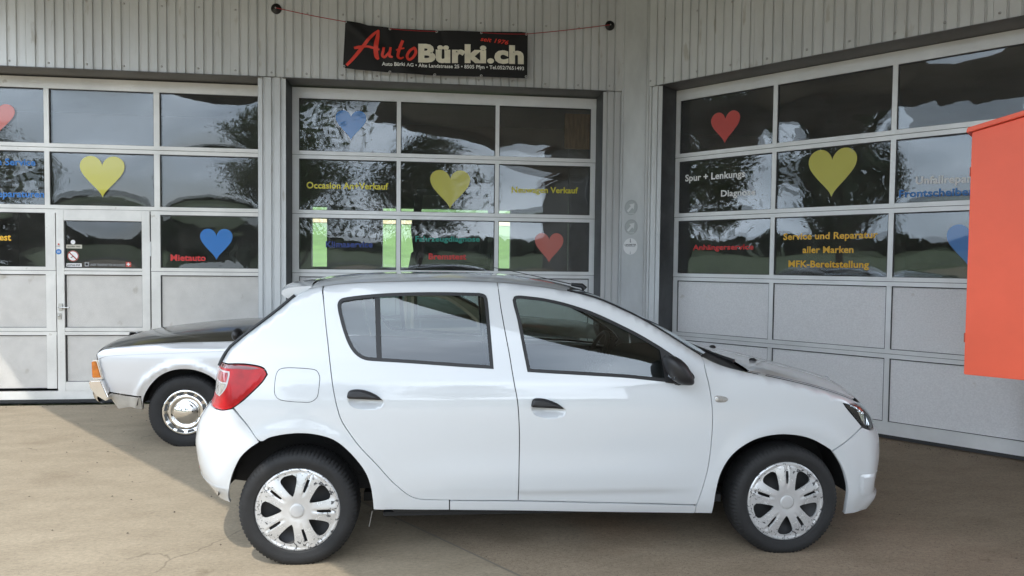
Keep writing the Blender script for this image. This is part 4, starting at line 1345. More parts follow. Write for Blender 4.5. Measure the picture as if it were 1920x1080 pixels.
# doors
M_WFRAME = M_SEAL
def ring_of(poly, d): return inset(poly, d)
def door(name_side, outline, win, bars, handle, recess, rear):
    near = link('door', panel_mesh('door', inset(W_.poly(outline), GAP), [W_.poly(win), W_.poly(recess)], Yw, -1, h=.032, flange=.03, hole_flange=.018), M_PAINT, car)
    far = link('door', mirrored(near.data, 'door'), M_PAINT, car)
    wp = inset(W_.poly(win), .0008)
    inner = inset(wp, .0175)
    sm = panel_mesh('window_seal', wp, [inner], Yw, -1, h=.02, flange=.004, off=.0012, hole_flange=.012)
    link('window_seal', sm, M_SEAL, near); link('window_seal', mirrored(sm, 'window_seal'), M_SEAL, far)
    gm = panel_mesh('window_glass', inset(wp, .010), [], Yw, -1, h=.03, flange=0, off=-.009)
    link('window_glass', gm, M_CGL, near); link('window_glass', mirrored(gm, 'window_glass'), M_CGL, far)
    for b in bars:
        bm_ = panel_mesh('window_bar', W_.poly(b), [], Yw, -1, h=.02, flange=.006, off=-.002)
        link('window_bar', bm_, M_SEAL, near); link('window_bar', mirrored(bm_, 'window_bar'), M_SEAL, far)
    # recess bowl and handle
    rp = W_.poly(recess)
    c = rp.mean(0); rad = np.abs(rp - c).max(0)
    def bowl(x, z):
        q = np.clip(1 - ((x - c[0]) / rad[0]) ** 2 - ((z - c[1]) / rad[1]) ** 2, 0, 1)
        return Yw(x, z) - .003 - .030 * q
    bm_ = panel_mesh('handle_recess', inset(rp, -.002), [], bowl, -1, h=.010, flange=0)
    link('handle_recess', bm_, M_PAINT, near); link('handle_recess', mirrored(bm_, 'handle_recess'), M_PAINT, far)
    hp = W_.poly(handle, .006)
    ch = hp.mean(0)
    def grip(x, z):
        d = dist_to(np.stack([np.ravel(x), np.ravel(z)], 1), hp).reshape(np.shape(x))
        return Yw(x, z) + .012 + .016 * np.clip(d / .012, 0, 1) ** .5
    hm = panel_mesh('door_handle', hp, [], grip, -1, h=.006, flange=.016)
    link('door_handle', hm, M_TRIMB, near); link('door_handle', mirrored(hm, 'door_handle'), M_TRIMB, far)
    return near, far
REC_R = [(651.5, 744), (664, 741.5), (690, 743), (716, 748), (720.5, 756), (716, 764), (703, 768.5), (680, 768), (662, 764), (653.5, 755)]
REC_F = [(995.5, 761), (1008, 757.5), (1032, 759), (1057, 764), (1062, 772), (1058, 780), (1045, 784.5), (1022, 784), (1004, 779), (997, 770)]
HAN_R = [(651.5, 741), (654.5, 733), (663, 729.5), (675, 729.3), (687, 731.5), (703, 738), (712, 744), (717, 749.6, 1), (695, 748.6), (675, 747.6), (655, 746.6), (651.7, 745)]
HAN_F = [(995.6, 758), (998, 749.5), (1004, 746), (1014, 746), (1025, 748), (1043, 755), (1052, 761), (1057.5, 766.2, 1), (1040, 765), (1020, 764), (999, 762.8), (995.7, 761)]
rear_door = top_pts(608, 931, 18) + B_LINE + [(900, 938.2), (850, 937.9)] + R_LINE[::-1]
DRn, DRf = door('rear', rear_door, REARWIN, [[(702.5, 549, 1), (712, 548.5, 1), (715.8, 679.5, 1), (706.3, 679, 1)]], HAN_R, REC_R, True)
front_door = top_pts(933.5, 1314, 26) + F_LINE + [(1200, 943.5), (1080, 941)] + B_LINE[::-1]
DFn, DFf = door('front', front_door, FRONTWIN, [], HAN_F, REC_F, False)
# sill
sheet_part('sill', [(843.0, 939, 1), (971, 940.2), (1100, 942.6), (1306, 948, 1), (1302.5, 962.5, 1), (1150, 960.5), (970, 957.6), (843.0, 956.4, 1)], flange=.05)
# front wing
ARCH_F = [(1335, 962.5, 1), (1338, 950), (1343, 920), (1352, 887), (1370, 857), (1393, 837), (1423, 822), (1460, 815), (1493, 816.5), (1520, 823), (1543, 834.5), (1560, 845.5, 1)]
wing_top = [('l', x, float(ze(x))) for x in np.linspace(top_x(1318), 1.755, 26)]
wing_top[0] += (1,); wing_top[-1] += (1,)
HEADL = [(1582, 757, 1), (1598, 755.5), (1613, 753.3, 1), (1625, 763), (1635, 780), (1640.5, 795), (1639.5, 804, 1), (1627, 803.4), (1617, 799.5, 1), (1600, 778), (1589, 765)]
wing = wing_top + [('l', 1.80, float(ze(1.80)) - .004), (1581, 756.2, 1), (1588, 766.5), (1599.5, 780), (1616, 799.8, 1), (1601, 815), (1587, 827), (1573, 837)] + ARCH_F[::-1] + [(1302.5, 962, 1), (1306.5, 946.5)] + F_LINE[:-1][::-1]
INDIC = [(1340, 743.5), (1343, 741.6), (1352, 742), (1361, 744.5), (1365, 748), (1363, 752), (1356, 754.2), (1345, 754), (1341, 751.5)]
sheet_part('front_wing', wing, [], flange=.035)
ip = W_.poly(INDIC, .006)
def dome(x, z):
    d = dist_to(np.stack([np.ravel(x), np.ravel(z)], 1), ip).reshape(np.shape(x))
    return Yw(x, z) + .003 + .008 * np.clip(d / .015, 0, 1) ** .5
me = panel_mesh('side_indicator', ip, [], dome, -1, h=.006, flange=.006)
M_IND = mat('indicator_lens', (.5, .49, .47), .2, .4, 1.0, var=.3, vscale=60)
link('side_indicator', me, M_IND, car); link('side_indicator', mirrored(me, 'side_indicator'), M_IND, car)

# bumpers: a side sheet each, then a wrap round the end
def wrap(name, front, z0f, zs, t1, m, off=0., parent=car, close=False):
    """surface round an end of the car: rows at the heights zs, from one side to the other"""
    T = np.concatenate([np.linspace(-t1, -.6, 10), np.linspace(-.5, .5, 9), np.linspace(.6, t1, 10)])
    vs = []; nn = len(T)
    for z in zs:
        for t in T:
            q = 1 - (1 - abs(t) ** 2.05) ** (1 / 2.05)
            if front: x = float(xf(z)) - .30 * q + off
            else: x = float(xr(z)) + float(hr_(z)) * q - off
            y = float(Yw(x + (-off if front else off), z))
            vs.append((x, math.copysign(y, t) if abs(t) > 1e-6 else 0.0, z))
    fs = [(j * nn + i, j * nn + i + 1, (j + 1) * nn + i + 1, (j + 1) * nn + i) for j in range(len(zs) - 1) for i in range(nn - 1)]
    mb = MB().add(vs, fs, True)
    me = mb.mesh(name); fix_normals(me)
    return link(name, me, m, parent)
RB_Q = .30      # share of the rounding that the side sheets already cover
zbot = .335
rb = [('l', float(xr(z)) + float(hr_(z)) * RB_Q, z) for z in np.linspace(zbot, zb_l - .004, 22)]
rb[0] += (1,); rb[-1] += (1,)
rear_b = rb + [(416, 769.6), (436.2, 766, 1), (463, 797.5), (486.5, 829, 1), (469, 840.6), (452, 857), (440, 879), (433, 899), (429.4, 918), (429.2, 936), (433, 942.5, 1)]
sheet_part('rear_bumper', rear_b, flange=.03)
tq = (1 - (1 - RB_Q) ** 2.05) ** (1 / 2.05)
wrap('rear_bumper', False, 0, np.linspace(zbot, zb_l, 16), tq + .01, M_PAINT)
# lip line and red reflector low on the rear corner
def bq(py, q, c=0):
    z = W_.side(425, py)[1]; return ('l', float(xr(z)) + float(hr_(z)) * q, z) + ((1,) if c else ())
me = panel_mesh('reflector', W_.poly([bq(884, .20, 1), bq(892, .25), bq(903, .33, 1), bq(899, .22)], .01), [], Yw, -1, h=.01, flange=.004, off=.003)
link('reflector', me, M_LRED, car); link('reflector', mirrored(me, 'reflector'), M_LRED, car)
z0_ = W_.side(427, 915)[1]; x0_ = float(xr(z0_ + .018)) + float(hr_(z0_ + .018)) * .32
me = panel_mesh('bumper_crease', W_.poly([('l', x0_, z0_ + .018, 1), ('l', -1.74, z0_ + .005), ('l', -1.632, z0_, 1), ('l', -1.632, z0_ - .008, 1), ('l', -1.74, z0_ - .004), ('l', x0_, z0_ + .009, 1)], .01), [], Yw, -1, h=.02, flange=.003, off=.0025)
link('bumper_crease', me, M_PAINT, car); link('bumper_crease', mirrored(me, 'bumper_crease'), M_PAINT, car)
FB_Q = .42
zfb0, zfb1 = .155, .690
fb = [('l', float(xf(z)) - .30 * FB_Q, z) for z in np.linspace(zfb1, zfb0, 26)]
fb[0] += (1,); fb[-1] += (1,)
front_b = fb + [(1620, 956), (1600, 962), (1582.5, 964, 1), (1587, 943), (1590, 920), (1587, 900), (1580, 878), (1570, 860), (1561, 846.5, 1), (1573, 838.5), (1587, 828.5), (1601, 816.5), (1616.5, 801.2, 1), (1627, 805), (1636, 806)]
sheet_part('front_bumper', front_b, flange=.03)
tq = (1 - (1 - FB_Q) ** 2.05) ** (1 / 2.05)
wrap('front_bumper', True, 0, np.linspace(zfb0, zfb1, 24), tq + .01, M_PAINT)
# crease line of the front bumper, and the fog lamp pocket
me = panel_mesh('bumper_crease', W_.poly([(1587, 886, 1), (1612, 886.6), (1634, 884.5), (1645, 881, 1), (1645, 883.6, 1), (1634, 887.4), (1612, 889.4), (1588, 889, 1)], .01), [], Yw, -1, h=.02, flange=.004, off=.0035)
link('bumper_crease', me, M_PAINT, car); link('bumper_crease', mirrored(me, 'bumper_crease'), M_PAINT, car)
fp = W_.poly([(1612, 889, 1), (1640, 885, 1), (1640, 926), (1630, 931), (1618, 932), (1612, 924)], .01)
def pocket(x, z):
    d = dist_to(np.stack([np.ravel(x), np.ravel(z)], 1), fp).reshape(np.shape(x))
    return Yw(x, z) + .003 + .010 * np.clip(d / .02, 0, 1) ** .7
me = panel_mesh('fog_lamp_cover', fp, [], pocket, -1, h=.012, flange=.006)
link('fog_lamp_cover', me, M_PAINT, car); link('fog_lamp_cover', mirrored(me, 'fog_lamp_cover'), M_PAINT, car)

# tail lights
lamp_rear = [('l', float(xr(z)) + float(hr_(z)) * .10, z) for z in np.linspace(zb_l + .003, zt_l - .003, 10)]
lamp = lamp_rear + [p for p in LAMP[1:-1]]
lamp[0] += (1,); lamp[9] += (1,)
P = inset(W_.poly(lamp), .001)
def lampY(x, z):
    d = dist_to(np.stack([np.ravel(x), np.ravel(z)], 1), P).reshape(np.shape(x))
    return Yw(x, z) + .002 + .008 * np.clip(d / .02, 0, 1) ** .5
me = panel_mesh('tail_light', P, [], lampY, -1, h=.014, flange=.012)
TL = link('tail_light', me, M_LRED, car); TLf = link('tail_light', mirrored(me, 'tail_light'), M_LRED, car)
def lamp_piece(name, pts, m, off=.004):
    me = panel_mesh(name, W_.poly(pts, .008), [], lambda x, z: lampY(x, z) + off, -1, h=.010, flange=.003)
    link(name, me, m, TL); link(name, mirrored(me, name), m, TLf)
def lz(py): return W_.side(430, py)[1]
def lx(z, q): return float(xr(z)) + float(hr_(z)) * q
def lpt(py, q, c=0):
    z = lz(py); return ('l', lx(z, q), z) + ((1,) if c else ())
def rpt(px, py, c=0): return (px, py) + ((1,) if c else ())
lamp_piece('lens_top_band', [lpt(683, .16, 1), rpt(430, 683.4), rpt(450, 685), rpt(477, 688), rpt(487, 690.5, 1), rpt(470, 692.5), rpt(445, 691), lpt(690.5, .13, 1)], M_LDRED, .0008)
lamp_piece('lens_frame', [lpt(693, .12, 1), rpt(420, 693.5), rpt(431.5, 695.5, 1), rpt(431.8, 702), rpt(426.5, 723.5), rpt(420, 734.5), rpt(413, 742, 1), lpt(743, .12, 1), lpt(718, .12)], mat('tail_lens_white', (.55, .52, .52), .25, 0, .3), .0012)
lamp_piece('reversing_lens', [lpt(714, .17, 1), rpt(416, 717.5, 1), rpt(425, 719.5), rpt(423, 725), rpt(417, 735), rpt(412.5, 739.6, 1), lpt(740.5, .15, 1)], M_LCLR, .0030)
lamp_piece('indicator_lens', [lpt(696, .19, 1), rpt(420, 696.4), rpt(428.6, 698.4, 1), rpt(428, 705), rpt(425, 716.4, 1), rpt(414, 713.5), lpt(709, .18, 1)], mat('tail_lens_pink', (.42, .06, .07), .15, 0, 1.0, var=.3, vscale=40), .0030)

# headlights
hl_in = [('l', float(xf(z)) - .30 * .20, z) for z in np.linspace(.80, .70, 6)]
HP = [(1582, 757, 1), (1598, 755.5), (1612, 753.3, 1)]
hx0 = W_.side(1612, 753.3); 
head = HP + [(1623, 763), (1632, 778), (1637, 793), (1637, 803, 1), (1627, 803), (1617, 799.2, 1), (1600, 778), (1589, 765)]
P2 = inset(W_.poly(head), .001)
me = panel_mesh('headlight', P2, [], lambda x, z: Yw(x, z) - .025, -1, h=.014, flange=.0)
M_HDK = mat('headlight_bowl', (.03, .03, .033), .25, .5, 0)
HL = link('headlight', me, M_HDK, car); HLf = link('headlight', mirrored(me, 'headlight'), M_HDK, car)
me = panel_mesh('headlight_lens', P2, [], lambda x, z: Yw(x, z) + .002, -1, h=.014, flange=.012)
M_HLG = glass('headlight_lens', (.8, .82, .84), 1.8, 1.5)
link('headlight_lens', me, M_HLG, HL); link('headlight_lens', mirrored(me, 'headlight_lens'), M_HLG, HLf)
for pts, m in (([(1604, 762, 1), (1615, 760, 1), (1628, 782), (1633, 798, 1), (1624, 798), (1616, 780)], M_CHROME),):
    me = panel_mesh('lamp_reflector', W_.poly(pts, .008), [], lambda x, z: Yw(x, z) - .012 - .012 * np.sin(60 * x) ** 2, -1, h=.008, flange=.008)
    link('lamp_reflector', me, m, HL); link('lamp_reflector', mirrored(me, 'lamp_reflector'), m, HLf)
wrap('grille', True, 0, np.linspace(.69, .80, 5), .86, M_TRIMB, off=-.006)

# top sheets: roof, windscreen, bonnet, cowl
def top_sheet(name, xs, t1, m, off=0.0, xfun=None, parent=car, nt_=None, lab=None):
    T = np.array(sorted(set(list(np.linspace(0, .8, 9)) + list(np.linspace(.8, t1, 6)))))
    T = np.concatenate([-T[::-1][:-1], T])
    vs = []; nn = len(T)
    for u in xs:
        for t in T:
            x = u if xfun is None else xfun(u, t)
            q = 1 - (1 - abs(t) ** 2) ** .5
            z = float(zc(x)) - float(htop(x)) * q
            y = float(Yw(x, min(z, float(zc(x)) - 1e-6)))
            if abs(t) < 1e-9: y = 0
            vs.append((x, math.copysign(y, t), z + off))
    fs = [(j * nn + i, j * nn + i + 1, (j + 1) * nn + i + 1, (j + 1) * nn + i) for j in range(len(xs) - 1) for i in range(nn - 1)]
    me = MB().add(vs, fs, True).mesh(name); fix_normals(me)
    bm = bmesh.new(); bm.from_mesh(me)
    if sum(f.normal.z for f in bm.faces) < 0: bmesh.ops.reverse_faces(bm, faces=bm.faces)
    bm.to_mesh(me); bm.free()
    return link(name, me, m, parent, lab)
TE = .9285
ws_top = lambda t: .235 - .10 * (abs(t) / TE) ** 2.2 + (.17) * 0
top_sheet('roof', np.linspace(0, 1, 26), TE, M_PAINT, xfun=lambda u, t: -1.33 + u * (ws_top(t) - .006 + 1.33))
# two pressed beads along the roof show as fine lines
ws_bot = lambda t: 1.06 - .20 * (abs(t) / TE) ** 2.4
top_sheet('windscreen', np.linspace(0, 1, 20), TE, M_CGL, off=-.004, xfun=lambda u, t: ws_top(t) + .012 + u * (ws_bot(t) - ws_top(t) - .016))
top_sheet('windscreen_seal', np.linspace(0, 1, 3), TE, M_SEAL, off=-.006, xfun=lambda u, t: ws_top(t) - .008 + u * .03)
for sg in (-1, 1):
    mb = MB(); P = []
    for u in np.linspace(0, 1, 24):
        x = ws_top(TE) + u * (ws_bot(TE) - ws_top(TE)); z = float(ze(x)) + .004
        P.append((x, sg * (float(Yw(x, float(ze(x)))) - .010), z))
    mb.tube(P, .006, 6); mb.build('pillar_trim', M_SEAL, car)
bon_rear = lambda t: 1.145 + .0 * t - .02 * (abs(t) / TE) ** 2
bon_edge = .905
top_sheet('cowl', np.linspace(0, 1, 6), TE, M_TRIMB, off=-.018, xfun=lambda u, t: ws_bot(t) - .02 + u * (bon_rear(t) + .04 - ws_bot(t)))
bon_front = lambda t: 2.06 - .34 * (abs(t) / TE) ** 2.6
top_sheet('bonnet', np.linspace(0, 1, 26), bon_edge - .003, M_PAINT, off=.001, xfun=lambda u, t: bon_rear(t) + .012 + u * (bon_front(t) - bon_rear(t)))
# strips between bonnet and wings
for sg in (-1, 1):
    T = np.linspace(bon_edge + .001, TE, 5); vs = []; us = np.linspace(bon_rear(TE) - .0, 1.74, 26)
    for x in us:
        for t in T:
            q = 1 - (1 - t * t) ** .5
            z = float(zc(x)) - float(htop(x)) * q
            vs.append((x, sg * float(Yw(x, z)), z))
    fs = [(j * 5 + i, j * 5 + i + 1, (j + 1) * 5 + i + 1, (j + 1) * 5 + i) for j in range(25) for i in range(4)]
    me = MB().add(vs, fs, True).mesh('wing_top'); fix_normals(me)
    bm = bmesh.new(); bm.from_mesh(me)
    if sum(f.normal.z for f in bm.faces) < 0: bmesh.ops.reverse_faces(bm, faces=bm.faces)
    bm.to_mesh(me); bm.free()
    link('wing_top', me, M_PAINT, car)
# nose of the bonnet between the lamps
wrap('bonnet_nose', True, 0, np.linspace(.79, .845, 4), .80, M_PAINT)
# washer jets and wipers
for y in (-.36, .30):
    x = 1.33; z = float(zc(x))
    MB().lathe([(.0001, .014), (.012, .012), (.022, .003), (.024, -.004)], 14, axis='z', c=(x, y, z - .003)).build('washer_jet', M_TRIMB, car)
for y0, y1 in ((-.62, .0), (-.05, .55)):
    P = [(1.10, y0, 1.035), (1.04, y0 + .1, 1.055), (1.0, y1, 1.085)]
    MB().tube(P, [.012, .009, .006], 6).build('wiper', M_TRIMB, car)

# tailgate: glass, upper panel and spoiler
def rear_wrap(name, zs, t1, m, off=0.):
    return wrap(name, False, 0, zs, t1, m, off)
tg = (1 - (1 - .49) ** 2.05) ** (1 / 2.05)
rear_wrap('rear_window', np.linspace(1.04, 1.375, 12), tg + .02, glass('tinted_rear_glass', (.25, .28, .27), 1.7, 1.5), .006)
rear_wrap('tailgate', np.linspace(zb_l + .004, 1.038, 12), tg + .0, M_PAINT)
mb = MB()
for sg in (-1, 1):
    P = []
    for z in np.linspace(1.02, 1.39, 12):
        x = float(xr(z)) + float(hr_(z)) * .48; P.append((x - .008, sg * (float(Yw(x, z)) - .008), z))
    MB().tube(P, .011, 6).build('rear_window_trim', M_SEAL, car)
# spoiler
mb = MB()
T = np.linspace(-1, 1, 25)
prof = [(-1.30, 1.474), (-1.36, 1.470), (-1.43, 1.462), (-1.462, 1.452), (-1.470, 1.438), (-1.462, 1.424), (-1.43, 1.405), (-1.385, 1.385)]
vs = []
for k, (x, z) in enumerate(prof):
    for t in T:
        yy = t * (.585 - .02 * k / 7)
        dz = -.030 * abs(t) ** 3 - (.0 if k < 3 else .004 * abs(t) ** 4); dx = .03 * abs(t) ** 4
        vs.append((x + dx, yy, z + dz))
n = len(T)
mb.add(vs, [(j * n + i, j * n + i + 1, (j + 1) * n + i + 1, (j + 1) * n + i) for j in range(len(prof) - 1) for i in range(n - 1)], True)
for i0 in (0, n - 1):
    mb.add([vs[k * n + i0] for k in range(len(prof))], [tuple(range(len(prof)))])
me = mb.mesh('spoiler'); fix_normals(me); link('spoiler', me, M_PAINT, car)

# door mirrors
def mirror(sg):
    xs, zs = W_.side(1240, 690)
    xm, zm = W_.at(1272, 694, -.93)
    root = sub('door_mirror', car)
    mb = MB()
    def f(u, v):
        a = 2 * math.pi * u; b = math.pi * (v - .5)
        cx_, cz_ = math.cos(a) * math.cos(b), math.sin(a) * math.cos(b)
        p = 2.6
        r = (abs(cx_) ** p + abs(cz_) ** p + abs(math.sin(b)) ** p) ** (-1 / p)
        X = cx_ * r; Z = cz_ * r; Yv = math.sin(b) * r
        x = xm + X * .062 + .010 * Z * -1 - (.018 * Z if X < 0 else .030 * Z)
        z = zm + Z * .077 - .010 * X
        return (x, sg * (.925 + Yv * .085), z)
    mb.grid(f, 28, 14)
    me = mb.mesh('mirror_shell'); fix_normals(me); link('mirror_shell', me, M_TRIMB, root)
    mb = MB()
    mb.tube([(xm + .03, sg * .78, zm - .070), (xm + .03, sg * .86, zm - .055)], [.045, .035], 12)
    mb.build('mirror_foot', M_TRIMB, root)
    tri = panel_mesh('mirror_base', W_.poly([(1235, 648, 1), (1262, 667), (1284, 684.5), (1298, 700), (1302, 708), (1296, 716), (1283, 721, 1), (1247, 717, 1)], .008), [], Yw, -1, h=.02, flange=.006, off=.006)
    link('mirror_base', tri if sg < 0 else mirrored(tri, 'mirror_base'), M_TRIMB, root)
    mb = MB()
    mb.add([(xm - .035, sg * (.925 + a * .8), zm + b * .8) for a, b in ((-.07, -.055), (.07, -.055), (.072, .055), (-.065, .06))], [(0, 1, 2, 3)])
    mb.build('mirror_glass', M_CHROME, root)
mirror(-1); mirror(1)

# aerial
ax, az = W_.at(1088, 541, -.0)
mb = MB().tube([(ax + .03, 0, float(zc(ax)) + .0), (ax + .01, 0, float(zc(ax)) + .022), (ax - .06, 0, float(zc(ax)) + .030)], [.020, .016, .010], 8)
tx, tz = W_.at(846, 486, 0)
mb.tube([(ax - .04, 0, float(zc(ax)) + .028), ((ax + tx) / 2, 0, (float(zc(ax)) + .03 + tz) / 2 + .0), (tx, 0, tz)], [.004, .0025, .002], 6)
mb.build('aerial', M_BLACK, car)
# door gap blacking inside, underbody and wheel housings
for sg in (-1, 1):
    P = W_.poly([('l', -1.62, .33, 1), ('l', -1.62, .95), ('l', -1.35, 1.02), ('l', -.95, 1.02), ('l', -.2, .97), ('l', .85, .93), ('l', 1.5, .82), ('l', 1.62, .60, 1), ('l', 1.62, .26, 1), ('l', .9, .24), ('l', -.9, .26)], .05)
    circ = [np.array([[xc + .385 * math.cos(a), .30 + .385 * math.sin(a)] for a in np.linspace(0, 2 * math.pi, 40, endpoint=False)]) for xc in (-1.293, 1.325)]
    me = panel_mesh('inner_side', P, [], Yw, -1, h=.05, flange=0, off=-.036)
    k = bmesh.new(); k.from_mesh(me)
    dl = [f for f in k.faces if any((f.calc_center_median().x - xc) ** 2 + (f.calc_center_median().z - .30) ** 2 < .47 ** 2 for xc in (-1.293, 1.325))]
    bmesh.ops.delete(k, geom=dl, context='FACES'); k.to_mesh(me); k.free()
    if sg > 0: me = mirrored(me, 'inner_side')
    link('inner_side', me, M_INTK, car)
# pillars' inner faces
MB().box(-1.0, 1.72, -.50, .50, .22, .27).box(-.86, .88, -.78, .78, .235, .255).build('underbody', M_UNDER, car)
for xc, r0 in ((-1.293, .415), (1.325, .400)):
    for sg in (-1, 1):
        mb = MB(); vs = []; A0 = np.linspace(.0, math.pi - .14, 30) if xc < 0 else np.linspace(.02, math.pi + .0, 30)
        for yy in (.795, .77, .66, .52):
            for a in A0: vs.append((xc + r0 * math.cos(a), sg * yy, .30 + r0 * 1.03 * math.sin(a)))
        n = len(A0)
        mb.add(vs, [(j * n + i, j * n + i + 1, (j + 1) * n + i + 1, (j + 1) * n + i) for j in range(3) for i in range(n - 1)], True)
        mb.add([(xc, sg * .52, .30)] + vs[3 * n:], [(0, i + 1, i + 2) for i in range(n - 1)])
        mb.build('wheel_arch_liner', M_LINER, car)
# small bits: mud flap wire, tow point
mb = MB(); mx_, mz_ = W_.at(698, 958, -.70); m2x, m2z = W_.at(692, 987, -.70)
mb.tube([(mx_, -.70, mz_), (m2x, -.70, m2z)], .003, 6); mb.build('hanging_wire', M_SCREW, car)

# ---- wheels
def tyre_mesh(R, width, rim, notch, z0, lugs=84):
    hw = width / 2
    n = lugs * 3
    prof = [(rim, hw - .020), (rim + .012, hw - .006), (rim + .035, hw), (R * .55 + rim * .45, hw + .002), (R - .022, hw - .006), (R - .008, hw - .020), (R - .001, hw - .036), (R, hw - .060), (R, 0),
            (R, -hw + .060), (R - .001, -hw + .036), (R - .008, -hw + .020), (R - .022, -hw + .006), (rim + .035, -hw), (rim, -hw + .02)]
    prof = [(r, -y) for r, y in prof]
    vs = []; fs = []
    for k, (r, h) in enumerate(prof):
        for j in range(n):
            t = 2 * math.pi * j / n
            rr = r
            if k in (4, 5, 6, 7, 9, 10, 11): rr -= notch * (j % 3 == 0) * (1.0 if k in (5, 6, 10) else .6)
            x, z = rr * math.cos(t), rr * math.sin(t)
            hh = h
            if z < -z0 + .012:
                z = max(z, -z0 + .0005)
                if k in (1, 2, 3): hh = h - .006
            vs.append((x, hh, z))
    for k in range(len(prof) - 1):
        for j in range(n):
            q = (j + 1) % n
            fs.append((k * n + j, k * n + q, (k + 1) * n + q, (k + 1) * n + j))
    me = MB().add(vs, fs, True).mesh('tyre'); fix_normals(me)
    me.set_sharp_from_angle(angle=math.radians(32))
    return me
def cover_mat():
    m = mat('scuffed_silver_cover', (.66, .67, .68), .25, .5, .3, spec=.5)
    t = m.node_tree; b = t.nodes['Principled BSDF']
    tc = t.nodes.new('ShaderNodeTexCoord')
    def noi(sc, det, dist=0, st=(1, 1, 1)):
        mp = t.nodes.new('ShaderNodeMapping'); mp.inputs['Scale'].default_value = st
        no = t.nodes.new('ShaderNodeTexNoise'); no.inputs['Scale'].default_value = sc; no.inputs['Detail'].default_value = det; no.inputs['Distortion'].default_value = dist
        t.links.new(tc.outputs['Object'], mp.inputs['Vector']); t.links.new(mp.outputs[0], no.inputs['Vector']); return no.outputs['Fac']
    def ramp(f, p0, p1):
        r = t.nodes.new('ShaderNodeValToRGB'); r.color_ramp.elements[0].position = p0; r.color_ramp.elements[1].position = p1
        r.color_ramp.elements[0].color = (0, 0, 0, 1); r.color_ramp.elements[1].color = (1, 1, 1, 1); t.links.new(f, r.inputs['Fac']); return r.outputs['Color']
    a = ramp(noi(42, 3, 1.6, (1, .3, 1)),   .57, .60)
    g = t.nodes.new('ShaderNodeVectorMath'); g.operation = 'MULTIPLY'; g.inputs[1].default_value = (1, 0, 1)
    ln = t.nodes.new('ShaderNodeVectorMath'); ln.operation = 'LENGTH'
    t.links.new(tc.outputs['Object'], g.inputs[0]); t.links.new(g.outputs[0], ln.inputs[0])
    rr = t.nodes.new('ShaderNodeMapRange'); rr.inputs['From Min'].default_value = .10; rr.inputs['From Max'].default_value = .165
    t.links.new(ln.outputs['Value'], rr.inputs['Value'])
    mu = t.nodes.new('ShaderNodeMath'); mu.operation = 'MULTIPLY'; t.links.new(a, mu.inputs[0]); t.links.new(rr.outputs[0], mu.inputs[1])
    mx = t.nodes.new('ShaderNodeMix'); mx.data_type = 'RGBA'; mx.inputs[6].default_value = (.66, .67, .68, 1); mx.inputs[7].default_value = (.055, .055, .06, 1)
    t.links.new(mu.outputs[0], mx.inputs[0]); t.links.new(mx.outputs[2], b.inputs['Base Color'])
    m2 = t.nodes.new('ShaderNodeMix'); m2.data_type = 'FLOAT'; m2.inputs[2].default_value = .25; m2.inputs[3].default_value = .6
    t.links.new(mu.outputs[0], m2.inputs[0]); t.links.new(m2.outputs[0], b.inputs['Roughness'])
    m3 = t.nodes.new('ShaderNodeMix'); m3.data_type = 'FLOAT'; m3.inputs[2].default_value = .5; m3.inputs[3].default_value = 0.
    t.links.new(mu.outputs[0], m3.inputs[0]); t.links.new(m3.outputs[0], b.inputs['Metallic'])
    return m
M_COVER = cover_mat()
def polar(r, a): return (r * math.cos(a), r * math.sin(a))
def cover_mesh(R=.229, phase=math.radians(106)):
    outer = np.array([polar(R, 2 * math.pi * k / 120) for k in range(120)])
    holes = []; ctr = []
    for k in range(5):
        a0 = phase + k * 2 * math.pi / 5
        shp = [(.335, 0), (.39, .12), (.50, .205), (.64, .255), (.745, .25), (.80, .16), (.812, 0), (.80, -.16), (.745, -.25), (.64, -.255), (.50, -.205), (.39, -.12)]
        pts = []
        for q in shp:
            pts.append(polar(q[0] * R, a0 + q[1]) + ((1,) if len(q) > 2 else ()))
        holes.append(spline(pts, .006))
        a1 = a0 + math.pi / 5
        sl = []
        for rr, dw in ((.44, -.020), (.58, -.028), (.74, -.024), (.74, .024), (.58, .028), (.44, .020)):
            ca, sa = math.cos(a1), math.sin(a1)
            sl.append((rr * R * ca - dw * R * sa * 1.3, rr * R * sa + dw * R * ca * 1.3, 1))
        holes.append(spline(sl, .008))
        ctr.append((a0, a1))
    def Yc(x, z):
        r = np.hypot(x, z) / R; a = np.arctan2(z, x)
        base = .026 - .020 * np.clip(r, 0, 1) ** 2.2
        base = base - .014 * np.clip((r - .95) / .05, 0, 1)
        ring = .006 * np.exp(-((r - .91) / .035) ** 2)
        sp = 0
        for a0, a1 in ctr:
            d = np.abs((a - a1 + math.pi) % (2 * math.pi) - math.pi) * r
            sp = sp + .009 * np.clip(1 - d / .30, 0, 1) * np.clip((r - .2) / .2, 0, 1) * np.clip((.90 - r) / .06, 0, 1) - .006 * np.exp(-(d / .035) ** 2) * np.clip((r - .3) / .1, 0, 1) * np.clip((.88 - r) / .06, 0, 1)
        return base + ring + sp
    me = panel_mesh('wheel_cover', outer, holes, Yc, -1, h=.0075, flange=.018, hole_flange=.014)
    return me
ty = tyre_mesh(.305, .190, .212, .0055, .2925)
cv = cover_mesh()
M_HUB = mat('matt_silver_cap', (.52, .52, .52), .45, .3)
